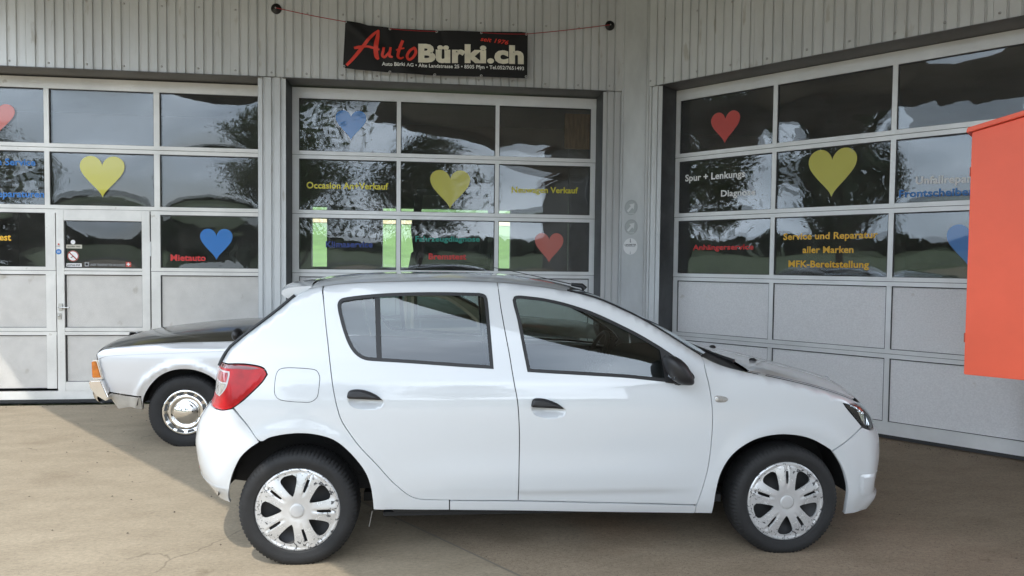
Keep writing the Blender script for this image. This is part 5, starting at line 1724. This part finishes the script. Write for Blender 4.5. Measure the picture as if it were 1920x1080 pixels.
def wheel(x, sg, rot):
    wroot = sub('wheel', car)
    wroot.location = (x, sg * .742, .2925)
    if sg > 0: wroot.rotation_euler = (0, 0, math.pi)
    link('tyre', ty, M_TYRE, wroot)
    o = link('wheel_cover', cv, M_COVER, wroot); o.location = (0, -.070, 0); o.rotation_euler = (0, rot, 0)
    o = MB().lathe([(.0001, -.0315), (.028, -.0312), (.0345, -.0300), (.0365, -.0275), (.037, -.02)], 36).build('hub_cap', M_HUB, wroot); o.location = (0, -.070, 0)
    MB().lathe([(.0001, -.045), (.06, -.045), (.075, -.035), (.13, -.03), (.195, -.04), (.212, -.070), (.216, -.076), (.219, -.068), (.210, .08)], 48).build('steel_rim', mat('dark_steel_rim', (.02, .02, .021), .5, .3), wroot)
wheel(-1.293, -1, 0); wheel(1.325, -1, math.radians(-20)); wheel(-1.293, 1, .4); wheel(1.325, 1, .9)

# ---- cabin
def rounded(name, x0, x1, y0, y1, z0, z1, m, r=.05, shear=0.0, parent=car):
    mb = MB()
    def f(u, v):
        a = 2 * math.pi * u; b = math.pi * (v - .5); p = 4.5
        c = (math.cos(a) * math.cos(b), math.sin(a) * math.cos(b), math.sin(b))
        k = sum(abs(q) ** p for q in c) ** (-1 / p)
        z = (z0 + z1) / 2 + c[2] * k * (z1 - z0) / 2
        return ((x0 + x1) / 2 + c[0] * k * (x1 - x0) / 2 + shear * (z - z0), (y0 + y1) / 2 + c[1] * k * (y1 - y0) / 2, z)
    mb.grid(f, 28, 16); me = mb.mesh(name); fix_normals(me)
    return link(name, me, m, parent)
for y in (-.36, .36):
    st = rounded('front_seat', -.12, .42, y - .25, y + .25, .34, .58, M_SEATF)
    rounded('seat_back', -.20, -.04, y - .24, y + .24, .50, 1.13, M_SEATF, shear=-.18, parent=st)
    rounded('head_restraint', -.215, -.115, y - .13, y + .13, 1.12, 1.35, M_SEATF, shear=-.10, parent=st)
rb_ = rounded('rear_seat', -1.10, -.58, -.62, .62, .36, .58, M_SEATF)
rounded('seat_back', -1.22, -1.06, -.62, .62, .5, 1.04, M_SEATF, shear=-.2, parent=rb_)
MB().box(-.85, 1.0, -.72, .72, .26, .30).box(-1.78, -.86, -.50, .50, .40, .44).build('cabin_floor', M_INTK, car)
rounded('dashboard', .62, 1.12, -.70, .70, .62, 1.02, M_INTK)
mb = MB(); ring_n = 30
cxs, cys, czs = .50, .36, .93
tilt = math.radians(24)
P = []
for k in range(ring_n + 1):
    a = 2 * math.pi * k / ring_n
    dy, dw = .185 * math.cos(a), .185 * math.sin(a)
    P.append((cxs - dw * math.sin(tilt) * -1, cys + dy, czs + dw * math.cos(tilt)))
mb.tube(P, .016, 8, cap=False)
mb.tube([(cxs, cys - .18, czs), (cxs + .015, cys, czs), (cxs, cys + .18, czs)], [.018, .05, .018], 8)
mb.tube([(cxs + .01, cys, czs), (cxs - .07, cys, czs - .17)], [.035, .016], 8)
mb.tube([(cxs + .01, cys, czs), (.75, cys, czs - .08)], .03, 8)
mb.build('steering_wheel', M_BLACK, car)
top_sheet('headliner', np.linspace(-1.30, .18, 14), .90, M_LINERF, off=-.03)
rounded('interior_mirror', .36, .40, -.10, .10, 1.27, 1.33, M_BLACK)
MB().box(-.30, -.20, -.66, -.60, .55, 1.0).box(-.30, -.20, .60, .66, .55, 1.0).build('pillar_trim', M_INTK, car)
# ------------------------------------------------------------------ the old silver coupe by the left door
coupe = thing('vintage_car', 'old pale silver coupe with dark bonnet and chrome bumper parked behind the white car', 'car', (-0.735, 6.745, 0.0), math.pi)
K_ = Car(coupe, (-1.0, 0.0), 1)
kzc = Tab([(-2.5, .80), (-2.42, .93), (-2.3, .985), (-1.9, 1.02), (-1.62, 1.045), (-1.45, 1.075), (-1.15, 1.22), (-.88, 1.345), (-.6, 1.385), (-.2, 1.392), (.12, 1.365), (.30, 1.27), (.55, 1.125), (.72, 1.045), (.90, 1.025), (1.3, .995), (1.7, .950), (1.95, .905), (2.05, .872), (2.12, .82)])
_zs = [K_.at(px, py, .80) for px, py in ((196, 654), (246, 648), (342.6, 641.8), (439, 639.4))]
kze = Tab([(-2.5, .70), (-2.42, .84), (-2.2, .90), (-1.9, .93), (-1.62, .97), (-1.45, 1.02), (-1.15, 1.17), (-.88, 1.295), (-.6, 1.34), (-.2, 1.345), (.12, 1.315), (.30, 1.215), (.52, 1.06), (.66, .955)] + [(a, b) for a, b in _zs[::-1]] + [(2.10, .74)])
kYz = Tab([(.2, .74), (.30, .79), (.42, .83), (.58, .853), (.72, .855), (.82, .845), (.90, .825), (.96, .80), (1.02, .765), (1.2, .69), (1.35, .62), (1.5, .55)])
kpl = Tab([(-2.5, .93), (-2.0, .97), (-1.2, 1.0), (1.0, 1.0), (1.6, .985), (2.15, .955)])
kxf = Tab([(.2, 1.90), (.36, 1.98), (.45, 2.02), (.60, 2.07), (.72, 2.10), (.80, 2.115), (.95, 2.09)])
kxr = Tab([(.2, -2.35), (.5, -2.46), (.8, -2.5), (1.0, -2.46)])
def kY(x, z):
    x = np.asarray(x, float); z = np.asarray(z, float)
    y = kYz(z) * kpl(x)
    for xc in (1.325, -1.30):
        r = np.hypot(x - xc, z - .30)
        y = y + .016 * np.exp(-((r - .405) / .028) ** 2) * (z > .25)
    y = y - .006 * np.clip((z - (.845 - .012 * (x - 1.2))) / .006, 0, 1)
    y = y * E_((kzc(x) - z) / np.maximum((kzc(x) - kze(x)) / .7, .02), 2.4)
    y = y * E_((x - kxr(z)) / .14, 2.4) * E_((kxf(z) - x) / .13, 2.6)
    return y
K_.Y = kY
def kpart(name, pts, m, holes=(), off=0., flange=.02, h=.035, label=None, parent=coupe, lift=None, step=.015):
    P = inset(K_.poly(pts, step), .002)
    me = panel_mesh(name, P, [K_.poly(q, step) for q in holes], lift or kY, 1, h=h, flange=flange, off=off)
    o = link(name, me, m, parent, label)
    link(name, mirrored(me, name), m, parent, label)
    return o
def kt(xa, xb, n=12):
    return [('l', x, float(kze(x))) + ((1,) if i in (0, n - 1) else ()) for i, x in enumerate(np.linspace(xa, xb, n))]
xn = 2.035
arch = [(268, 767, 1), (269, 746.5), (280, 725), (299, 705.6), (323, 694.7), (347.5, 692.3), (372, 696), (398, 708), (416, 727), (426, 748), (428, 767, 1)]
kpart('front_wing', kt(xn, .62, 16) + [('l', .62, .30, 1)] + [(440, 766, 1)] + arch[::-1] + [(264, 743, 1), (236, 740), (207, 735, 1), (201, 729.7), (192.5, 711), (188.5, 696), (184, 674, 1), ('l', 2.045, .86)], M_SILV)
kpart('front_valance', [(208, 737, 1), (236, 742), (263.5, 745, 1), (267, 768, 1), (241.5, 763.5), (209, 755, 1)], mat('valance_silver', (.52, .50, .46), .4, .2, .4, var=.2, vscale=6))
kpart('door', [('l', .612, .40, 1), ('l', .612, .94, 1), ('l', -.60, .955, 1), ('l', -.60, .34, 1), ('l', .61, .34, 1)], M_SILV)
kpart('rear_quarter_panel', [('l', -.608, .34, 1), ('l', -.608, .955, 1), ('l', -1.5, .95, 1), ('l', -2.40, .87, 1), ('l', -2.42, .40, 1), ('l', -1.72, .36, 1), ('l', -1.68, .50), ('l', -1.52, .645), ('l', -1.3, .69), ('l', -1.08, .645), ('l', -.92, .5), ('l', -.88, .34, 1)], M_SILV)
M_VINYL = mat('olive_vinyl_roof', (0.115, 0.11, 0.07), .55, bump=.2, bscale=120)
# side of the cabin with its windows
win_a = [('l', .47, .985, 1), ('l', .12, 1.255), ('l', .05, 1.285, 1), ('l', -.50, 1.295, 1), ('l', -.50, .985, 1)]
win_b = [('l', -.56, .985, 1), ('l', -.56, 1.295, 1), ('l', -.86, 1.265), ('l', -1.12, 1.08), ('l', -1.16, 1.0, 1)]
kpart('cabin_side', kt(-1.50, .58, 26) + [('l', .60, .962, 1), ('l', -1.50, .962, 1)], M_VINYL, holes=[win_a, win_b])
for wn in (win_a, win_b):
    P = K_.poly(wn); me = panel_mesh('window_frame', inset(P, -.012), [inset(P, .014)], kY, 1, h=.02, flange=.008, off=.008)
    link('window_frame', me, M_CHROME, coupe); link('window_frame', mirrored(me, 'window_frame'), M_CHROME, coupe)
    me = panel_mesh('window_glass', inset(P, -.004), [], kY, 1, h=.05, flange=0, off=-.010)
    link('window_glass', me, M_CGL, coupe); link('window_glass', mirrored(me, 'window_glass'), M_CGL, coupe)
kpart('belt_trim', [('l', .60, .952, 1), ('l', .60, .966, 1), ('l', -1.50, .966, 1), ('l', -1.50, .952, 1)], M_CHROME, off=.008, flange=.01)
for k in range(4):
    kpart('vent_slat', [('l', -1.20, 1.02 + .018 * k, 1), ('l', -1.20, 1.029 + .018 * k, 1), ('l', -1.36, 1.029 + .016 * k, 1), ('l', -1.36, 1.02 + .016 * k, 1)], M_TRIMB, off=.006, flange=.005)
def ktop(name, xa, xb, m, n=20, off=0., tm=.975, cr=2.4):
    T = np.linspace(-tm, tm, 19); vs = []
    for x in np.linspace(xa, xb, n):
        for t in T:
            q = 1 - (1 - abs(t) ** cr) ** (1 / cr)
            zz = float(kzc(x)) - float((kzc(x) - kze(x)) / .7) * q
            y = float(kY(x, min(zz, float(kzc(x)) - 1e-6)))
            vs.append((x, math.copysign(y, t) if abs(t) > 1e-6 else 0, zz + off))
    fs = [(j * 19 + i, j * 19 + i + 1, (j + 1) * 19 + i + 1, (j + 1) * 19 + i) for j in range(n - 1) for i in range(18)]
    me = MB().add(vs, fs, True).mesh(name); fix_normals(me)
    return link(name, me, m, coupe)
ktop('roof', -.88, .12, M_VINYL)
ktop('windscreen', .13, .66, M_CGL)
ktop('rear_window', -1.42, -.89, M_CGL, tm=.85)
ktop('boot_lid', -2.40, -1.43, M_DARKP, 16)
ktop('scuttle', .67, .80, M_DARKP, 5)
# dark wing tops and the raised bonnet between them
ktop('wing_top', .80, 2.00, M_DARKP, 26, tm=.985)
bo_ = MB(); T = np.linspace(-1, 1, 21); vs = []
bs = [K_.at(px, py, .25) for px, py in ((198, 650), (222, 637), (251, 626), (282.4, 619), (342.6, 613), (450, 605.7))]
bz_ = Tab([(.78, bs[-1][1] + .004)] + [(a, b) for a, b in bs[::-1] if a > .80] + [(2.06, bs[0][1] - .03)])
for x in np.linspace(.82, 2.05, 26):
    for t in T:
        wv = .66 - .03 * (x - .8); z = float(bz_(x)) - .045 * abs(t) ** 2.2 - .05 * np.clip((abs(t) - .93) / .07, 0, 1) ** 1.5
        vs.append((x, t * wv, z))
bo_.add(vs, [(j * 21 + i, j * 21 + i + 1, (j + 1) * 21 + i + 1, (j + 1) * 21 + i) for j in range(25) for i in range(20)], True)
me = bo_.mesh('bonnet'); fix_normals(me); link('bonnet', me, M_DARKP, coupe)
# nose: corner cap, amber lamp, chrome bumper
def kwrap(name, zs, m, off=0., back=.13):
    T = np.concatenate([np.linspace(-.96, -.6, 8), np.linspace(-.5, .5, 7), np.linspace(.6, .96, 8)]); vs = []; n = len(T)
    for z in zs:
        for t in T:
            q = 1 - (1 - abs(t) ** 2.6) ** (1 / 2.6); x = float(kxf(z)) - back * q
            y = float(kY(x, z)); vs.append((x + off, math.copysign(y + off * .6, t) if abs(t) > 1e-6 else 0, z))
    me = MB().add(vs, [(j * n + i, j * n + i + 1, (j + 1) * n + i + 1, (j + 1) * n + i) for j in range(len(zs) - 1) for i in range(n - 1)], True).mesh(name)
    fix_normals(me); return link(name, me, m, coupe)
kwrap('nose_panel', np.linspace(.74, .895, 8), M_SILV)
kwrap('grille', np.linspace(.50, .745, 6), M_TRIMB, -.02)
kwrap('front_apron', np.linspace(.32, .50, 6), MATS['valance_silver'], -.01)
def kprism(name, pts, y0, y1, m, bevel=0.):
    poly = [K_.at(px, py, .84) for px, py in pts]
    for sg in (1, -1):
        mb = MB().prism(poly, min(sg * y0, sg * y1), max(sg * y0, sg * y1)); me = mb.mesh(name, bevel); fix_normals(me); link(name, me, m, coupe)
kprism('indicator_lamp', [(172.5, 678), (181, 677), (190, 707.5), (174, 708)], .52, .852, M_AMB, .004)
kprism('lamp_frame', [(174, 675), (184, 674.5), (193.5, 710.5), (175.5, 711)], .50, .846, M_CHROME, .004)
kpart('crease_shade_strip', [(184.5, 672.6, 1), (200, 667.4), (300, 662.6), (436, 657.6, 1), (436, 658.8, 1), (300, 663.8), (200, 668.7), (186, 674.2, 1)], mat('crease_shadow_grey', (.16, .16, .165), .6), off=.0015, flange=.002)  # thin grey strip paints the dark shade line along the crease
mb = MB()
kprism('bumper_end', [(169, 715), (172, 713), (192, 711.6), (206.6, 744), (201.8, 751.3), (181, 739), (171.7, 726)], .55, .872, M_CHROME, .008)
pts = [(2.00, .80), (2.05, .76), (2.09, .5), (2.105, 0)]
pts = pts + [(x, -y) for x, y in pts[-2::-1]]
prof = [(-.02, .098), (.004, .088), (.020, .05), (.026, .0), (.014, -.045), (-.008, -.072), (-.025, -.078)]
zc0 = .462
vs = []
for i, (x, y) in enumerate(pts):
    a = np.array(pts[min(i + 1, len(pts) - 1)]) - np.array(pts[max(i - 1, 0)]); a /= np.linalg.norm(a); nv = np.array([-a[1], a[0]])
    if nv[0] < 0 and abs(y) < .6: nv = -nv
    if (nv[1] * y) < 0 and abs(y) >= .6: nv = -nv
    k = .62 if i in (0, len(pts) - 1) else 1
    for o_, dz in prof: vs.append((x + nv[0] * o_, y + nv[1] * o_, zc0 + dz * k - (.035 if i in (0, len(pts) - 1) else 0)))
n = len(prof)
mb.add(vs, [(j * n + i, j * n + i + 1, (j + 1) * n + i + 1, (j + 1) * n + i) for j in range(len(pts) - 1) for i in range(n - 1)], True)
me = mb.mesh('front_bumper'); fix_normals(me); link('front_bumper', me, M_CHROME, coupe)
mb = MB().box(-2.54, -2.44, -.84, .84, .42, .58); mb.build('rear_bumper', M_CHROME, coupe, bevel=.03)
MB().box(-2.1, .95, -.72, .72, .24, .30).build('underbody', M_UNDER, coupe)
for xc in (1.325, -1.30):
    for sg in (-1, 1):
        mb = MB(); vs = []; A0 = np.linspace(.16, math.pi - .16, 24)
        for yy in (.83, .6):
            for a in A0: vs.append((xc + .385 * math.cos(a), sg * yy, .30 + .385 * math.sin(a)))
        mb.add(vs, [(i, i + 1, 24 + i + 1, 24 + i) for i in range(23)], True)
        mb.add([(xc, sg * .6, .30)] + vs[24:], [(0, i + 1, i + 2) for i in range(23)])
        mb.build('wheel_arch_liner', M_LINER, coupe)
mxk, mzk = K_.at(449, 626, .84)
mb = MB()
mb.grid(lambda u, v: (mxk + .045 * math.cos(6.2832 * u) * math.sin(math.pi * v), .90 + .075 * math.cos(math.pi * v), mzk + .055 * math.sin(6.2832 * u) * math.sin(math.pi * v)), 18, 10)
mb.tube([(mxk - .02, .88, mzk), (mxk - .05, .78, mzk - .06)], .012, 6)
mb.build('door_mirror', M_BLACK, coupe)
kty = tyre_mesh(.312, .18, .190, .004, .296, 80)
def kwheel(x, sg):
    r = sub('wheel', coupe); r.location = (x, sg * .715, .296)
    if sg > 0: r.rotation_euler = (0, 0, math.pi)
    link('tyre', kty, M_TYRE, r)
    MB().lathe([(.150, -.075), (.168, -.088), (.178, -.092), (.186, -.090), (.196, -.080), (.198, -.06)], 64).build('trim_ring', M_CHROME, r)
    MB().lathe([(.0001, -.062), (.10, -.066), (.120, -.082), (.134, -.086), (.146, -.080), (.152, -.074)], 64).build('wheel_disc', M_CHROME, r)
    MB().lathe([(.0001, -.118), (.02, -.117), (.05, -.110), (.078, -.098), (.088, -.090), (.096, -.088), (.102, -.080), (.104, -.066)], 10 * 4, smooth=True).build('hub_cap', M_CHROME, r)
    for k in range(12):
        a = 2 * math.pi * (k + .5) / 12; ca, sa = math.cos(a), math.sin(a); mb = MB()
        q = [(rr * ca - w * sa, -.0935 + (.003 if rr < .17 else 0), rr * sa + w * ca) for rr, w in ((.150, -.026), (.172, -.030), (.172, .030), (.150, .026))]
        mb.add(q, [(0, 1, 2, 3)]); mb.build('ring_slot', M_TRIM, r)
for x in (1.325, -1.30):
    for sg in (1, -1): kwheel(x, sg)
st = rounded('front_seat', -.15, .35, -.65, .65, .35, .55, M_SEATF, parent=coupe)
rounded('seat_back', -.22, -.08, -.62, .62, .5, .98, M_SEATF, shear=-.2, parent=st)
MB().box(-2.2, 1.0, -.7, .7, .30, .34).build('cabin_floor', M_INTK, coupe)
rounded('dashboard', .45, .75, -.66, .66, .7, .97, M_INTK, parent=coupe)

# ------------------------------------------------------------------ inside the workshop
wc = thing('workshop_car', 'dark car with its tailgate raised inside the workshop, seen through the middle door', 'car', (float(on_plane(851, 470, (0, 11, 0), (0, 1, 0))[0]), 11.0, 0))
wc.scale = (.98, 1, 1.14)
M_WC = mat('dark_grey_paint', (.05, .055, .06), .3, .3, 1.0)
mb = MB()
prof = [(-.86, .35), (.86, .35), (.90, .7), (.86, 1.0), (.80, 1.05), (.70, 1.52), (.60, 1.60), (-.60, 1.60), (-.70, 1.52), (-.80, 1.05), (-.86, 1.0), (-.90, .7)]
hole = [(-.64, .72), (.64, .72), (.68, 1.0), (.58, 1.46), (-.58, 1.46), (-.68, 1.0)]
me = panel_mesh('rear_body', spline([p + (1,) for p in prof], .05), [spline([p + (1,) for p in hole], .05)], lambda x, z: np.zeros_like(x) + 0.0, -1, h=.12, flange=.35, hole_flange=.5)
link('rear_body', me, M_WC, wc)
MB().box(-.85, .85, .36, 3.9, .35, 1.0).build('lower_body', M_WC, wc, bevel=.08)
MB().prism([(-.70, 1.52), (-.60, 1.60), (.60, 1.60), (.70, 1.52)], .36, 2.2).build('roof', M_WC, wc)
MB().box(-.6, .6, .05, 1.5, .66, .72).build('boot_floor', M_INTK, wc)
MB().box(-.72, .72, 1.0, 1.12, .6, 1.50).build('rear_seat', M_INTK, wc)
tgp = [(-.66, .0), (.66, .0), (.70, .35), (.60, .92), (-.60, .92), (-.70, .35)]; tgh = [(-.50, .12), (-.06, .10), (-.05, .46), (-.46, .44)]
mb = MB(); ta = math.radians(12)
me = panel_mesh('tailgate', spline([p + (1,) for p in tgp], .05), [spline([(-.54, .50, 1), (.54, .50, 1), (.50, .84, 1), (-.50, .84, 1)], .05)], lambda x, z: .04 - .05 * x * x, -1, h=.1, flange=.05)
tg_ = link('tailgate', me, M_WC, wc); tg_.location = (0, -.08, 1.54); tg_.rotation_euler = (math.radians(22), 0, 0)
MB().add([(-.53, .0, .50), (.53, .0, .50), (.50, .0, .84), (-.50, .0, .84)], [(0, 1, 2, 3)]).build('tailgate_glass', glass('workshop_car_glass', (.7, .75, .72), 1.5), tg_)
for sg in (-1, 1):
    MB().tube([(sg * .62, .0, 1.40), (sg * .58, -.22, 1.80)], .014, 6).build('gas_strut', M_TRIMB, wc)
    MB().lathe([(.0001, -.09), (.3, -.09), (.32, -.05), (.32, .09), (.0001, .09)], 28, axis='y', c=(0, 0, 0))
    w_ = MB()
    for yy in (.7, 3.2):
        n0 = len(w_.v); w_.lathe([(.0001, -.09), (.30, -.09), (.32, -.05), (.32, .09), (.0001, .09)], 28, axis='y')
        for i in range(n0, len(w_.v)):
            x, y, z = w_.v[i]; w_.v[i] = (sg * .78 + y, yy + x, .32 + z)
        w_.build('wheel', M_TYRE, wc); w_ = MB()
    MB().box(sg * .80 - .08, sg * .80 + .08, -.02, .03, .78, 1.05).build('tail_lamp', M_LDRED, wc)
a0 = on_plane(1059, 278, (0, 12, 0), (0, 1, 0)); a1 = on_plane(1112, 214, (0, 12, 0), (0, 1, 0))
cb = thing('wooden_panel', 'tan wooden board on the workshop wall behind the top right pane of the middle door', 'board', ((a0[0] + a1[0]) / 2 + .3, 12.02, a0[2]))
hwb = (a1[0] - a0[0]) / 2 + .3
MB().box(-hwb, hwb, 0, .04, 0, a1[2] - a0[2]).build('board', mat('tan_wood', (.42, .26, .12), .6, var=.3, vscale=4, stretch=(6, 1, 1)), cb, bevel=.004)
MB().box(-hwb + .1, hwb - .1, .04, .12, -a0[2], a1[2] - a0[2] - .05).build('board_stand', M_TRIM, cb)

# ------------------------------------------------------------------ across the yard, seen in the door glass
M_LEAF = mat('tree_leaves', (.055, .085, .022), .7, var=.45, vscale=1.5)
M_LEAF2 = mat('dark_conifer_leaves', (.03, .05, .018), .75, var=.45, vscale=1.5)
M_BARK = mat('bark', (.09, .07, .05), .9, var=.4, vscale=8)
def leaf_mesh(R, H, n, size, clumps, cone=False, seed=1):
    rnd = random.Random(seed); vs = []; fs = []
    cs = []
    for _ in range(clumps):
        while True:
            p = Vector((rnd.uniform(-1, 1), rnd.uniform(-1, 1), rnd.uniform(-1, 1)))
            if .35 < p.length < 1: break
        if cone: p.x *= (1 - (p.z + 1) / 2) ** .8; p.y *= (1 - (p.z + 1) / 2) ** .8
        cs.append((Vector((p.x * R, p.y * R, p.z * H)), rnd.uniform(.22, .42) * R))
    for k in range(n):
        c, r = cs[k % clumps]
        d = Vector((rnd.gauss(0, 1), rnd.gauss(0, 1), rnd.gauss(0, .8))); d *= r * .62
        p = c + d; a = Vector((rnd.gauss(0, 1), rnd.gauss(0, 1), rnd.gauss(0, 1))).normalized(); b = a.orthogonal().normalized()
        s = size * rnd.uniform(.5, 1.3); q = a * s; e = b * s * .6; i = len(vs)
        vs += [p - q, p + e, p + q, p - e]; fs.append((i, i + 1, i + 2, i + 3))
    return MB().add([tuple(v) for v in vs], fs).mesh('crown')
L1 = leaf_mesh(3.2, 3.0, 5200, .17, 40, seed=3); L2 = leaf_mesh(2.6, 4.6, 5200, .18, 44, True, seed=8)
L1.materials.append(M_LEAF); L2.materials.append(M_LEAF2)
def tree(x, y, h, conif, s, label):
    t = thing('pine_tree' if conif else 'leafy_tree', label, 'tree', (x, y, gz(x, y) + .02), random.uniform(0, 6), 'trees across the yard, reflected in the door glass')
    P = [(0, 0, -.2)]; 
    for k in range(1, 6): P.append((random.uniform(-.2, .2), random.uniform(-.2, .2), h * k / 5))
    mb = MB().tube(P, [.30, .26, .22, .17, .11, .04], 9)
    for k in range(9):
        z0 = h * random.uniform(.35, .85); a = random.uniform(0, 6.28); l = random.uniform(1.2, 2.4)
        mb.tube([(0, 0, z0), (math.cos(a) * l * .5, math.sin(a) * l * .5, z0 + l * .35), (math.cos(a) * l, math.sin(a) * l, z0 + l * .6)], [.09, .06, .02], 6)
    mb.build('trunk', M_BARK, t)
    c = link('crown', L2 if conif else L1, None, t); c.location = (0, 0, h * (.56 if conif else .66)); c.scale = (s, s, s * (h / 9.5))
for x, y, h, c_, s, lb in ((-8.5, -27, 12, False, 1.15, 'broad leafy tree at the yard edge, seen only in the left panes'),
                           (-1.0, -29, 10, False, 1.0, 'broad leafy tree across the yard, seen in the middle door glass'),
                           (-16.5, -3.4, 12, True, .72, 'dark tall pine beyond the yard, seen in the right door glass'),
                           (-25, 1.0, 10, False, 1.0, 'leafy tree behind the dark pine, seen in the right door glass'),
                           (-33, -34, 11, False, 1.3, 'leafy tree far left across the road, seen in the left door glass')):
    tree(x, y, h, c_, s, lb)
# a far wood along the edge of the fields
rnd = random.Random(5); vs = []; fs = []
for k in range(9000):
    a = rnd.uniform(0, 2 * math.pi); r = rnd.uniform(150, 185); x, y = r * math.cos(a), r * math.sin(a)
    hh = 7 + 5 * noise.noise(Vector((math.cos(a) * 9, math.sin(a) * 9, 1))); z = gz(x, y) + rnd.uniform(0, 1) ** .8 * hh * .7
    i = len(vs); s = rnd.uniform(1.2, 2.6)
    p = Vector((x, y, z)); q = Vector((rnd.gauss(0, 1), rnd.gauss(0, 1), rnd.gauss(0, 1))).normalized(); e = q.orthogonal().normalized()
    vs += [p - q * s, p + e * s, p + q * s, p - e * s]; fs.append((i, i + 1, i + 2, i + 3))
tag(MB().add(vs, fs).build('distant_wood', M_LEAF2), 'far dark wood along the edge of the fields', 'wood', kind='stuff')
# grit and dry leaf bits along the door bases and on the yard
rnd = random.Random(11); vs = []; fs = []
for k in range(900):
    if k < 620:
        if k % 2: x, y = rnd.uniform(-5.2, 1.9), 7.80 - abs(rnd.gauss(0, .10))
        else:
            s_ = rnd.uniform(0, 4.5); d_ = .05 + abs(rnd.gauss(0, .10)); x, y = RW['o'][0] + .659 * s_ - .752 * d_, RW['o'][1] - .752 * s_ - .659 * d_
    else: x, y = rnd.uniform(-3.5, 3.5), rnd.uniform(2.6, 7.5)
    r = rnd.uniform(.0025, .009); a = rnd.uniform(0, 6.28); i = len(vs)
    vs += [(x + r * math.cos(a + t), y + r * .7 * math.sin(a + t), .0055) for t in (0, 2.1, 4.2)] + [(x, y, .006 + r * rnd.uniform(.5, 1.1))]
    fs += [(i, i + 1, i + 3), (i + 1, i + 2, i + 3), (i + 2, i, i + 3)]
tag(MB().add(vs, fs).build('grit', mat('grit_grey', (.16, .13, .10), .9, var=.5, vscale=30)), 'loose grit and crumbs scattered over the yard and along the door bases', 'grit', kind='stuff')
# house across the yard, mirrored in the front window of the white car
hs = thing('house', 'rendered house with a brown tiled roof across the yard', 'house', (9.6, -11.5, 0))
M_RND = mat('grey_render', (.20, .19, .175), .85, var=.15, vscale=1)
M_TILE = mat('brown_roof_tiles', (.12, .06, .04), .8, var=.3, vscale=5)
MB().prism([(-4.6, -.05), (4.6, -.05), (4.6, 5.4), (0, 9.2), (-4.6, 5.4)], -3.6, 3.6).build('wall', M_RND, hs)
for sg in (-1, 1):
    MB().prism([(sg * 5.0, 5.16), (sg * 5.0, 5.34), (sg * .01, 9.46), (sg * .01, 9.26)], -4.0, 4.0).build('roof', M_TILE, hs)
M_HWIN = mat('house_window_glass', (.03, .035, .04), .1, 0, .6)
for x in (-2.8, 0, 2.8):
    for z in (1.0, 3.5):
        f_ = MB().box(x - .55, x + .55, 3.60, 3.66, z, z + 1.4).build('window', M_WHT, hs)
        MB().box(x - .46, x + .46, 3.66, 3.675, z + .09, z + 1.31).build('pane', M_HWIN, f_)
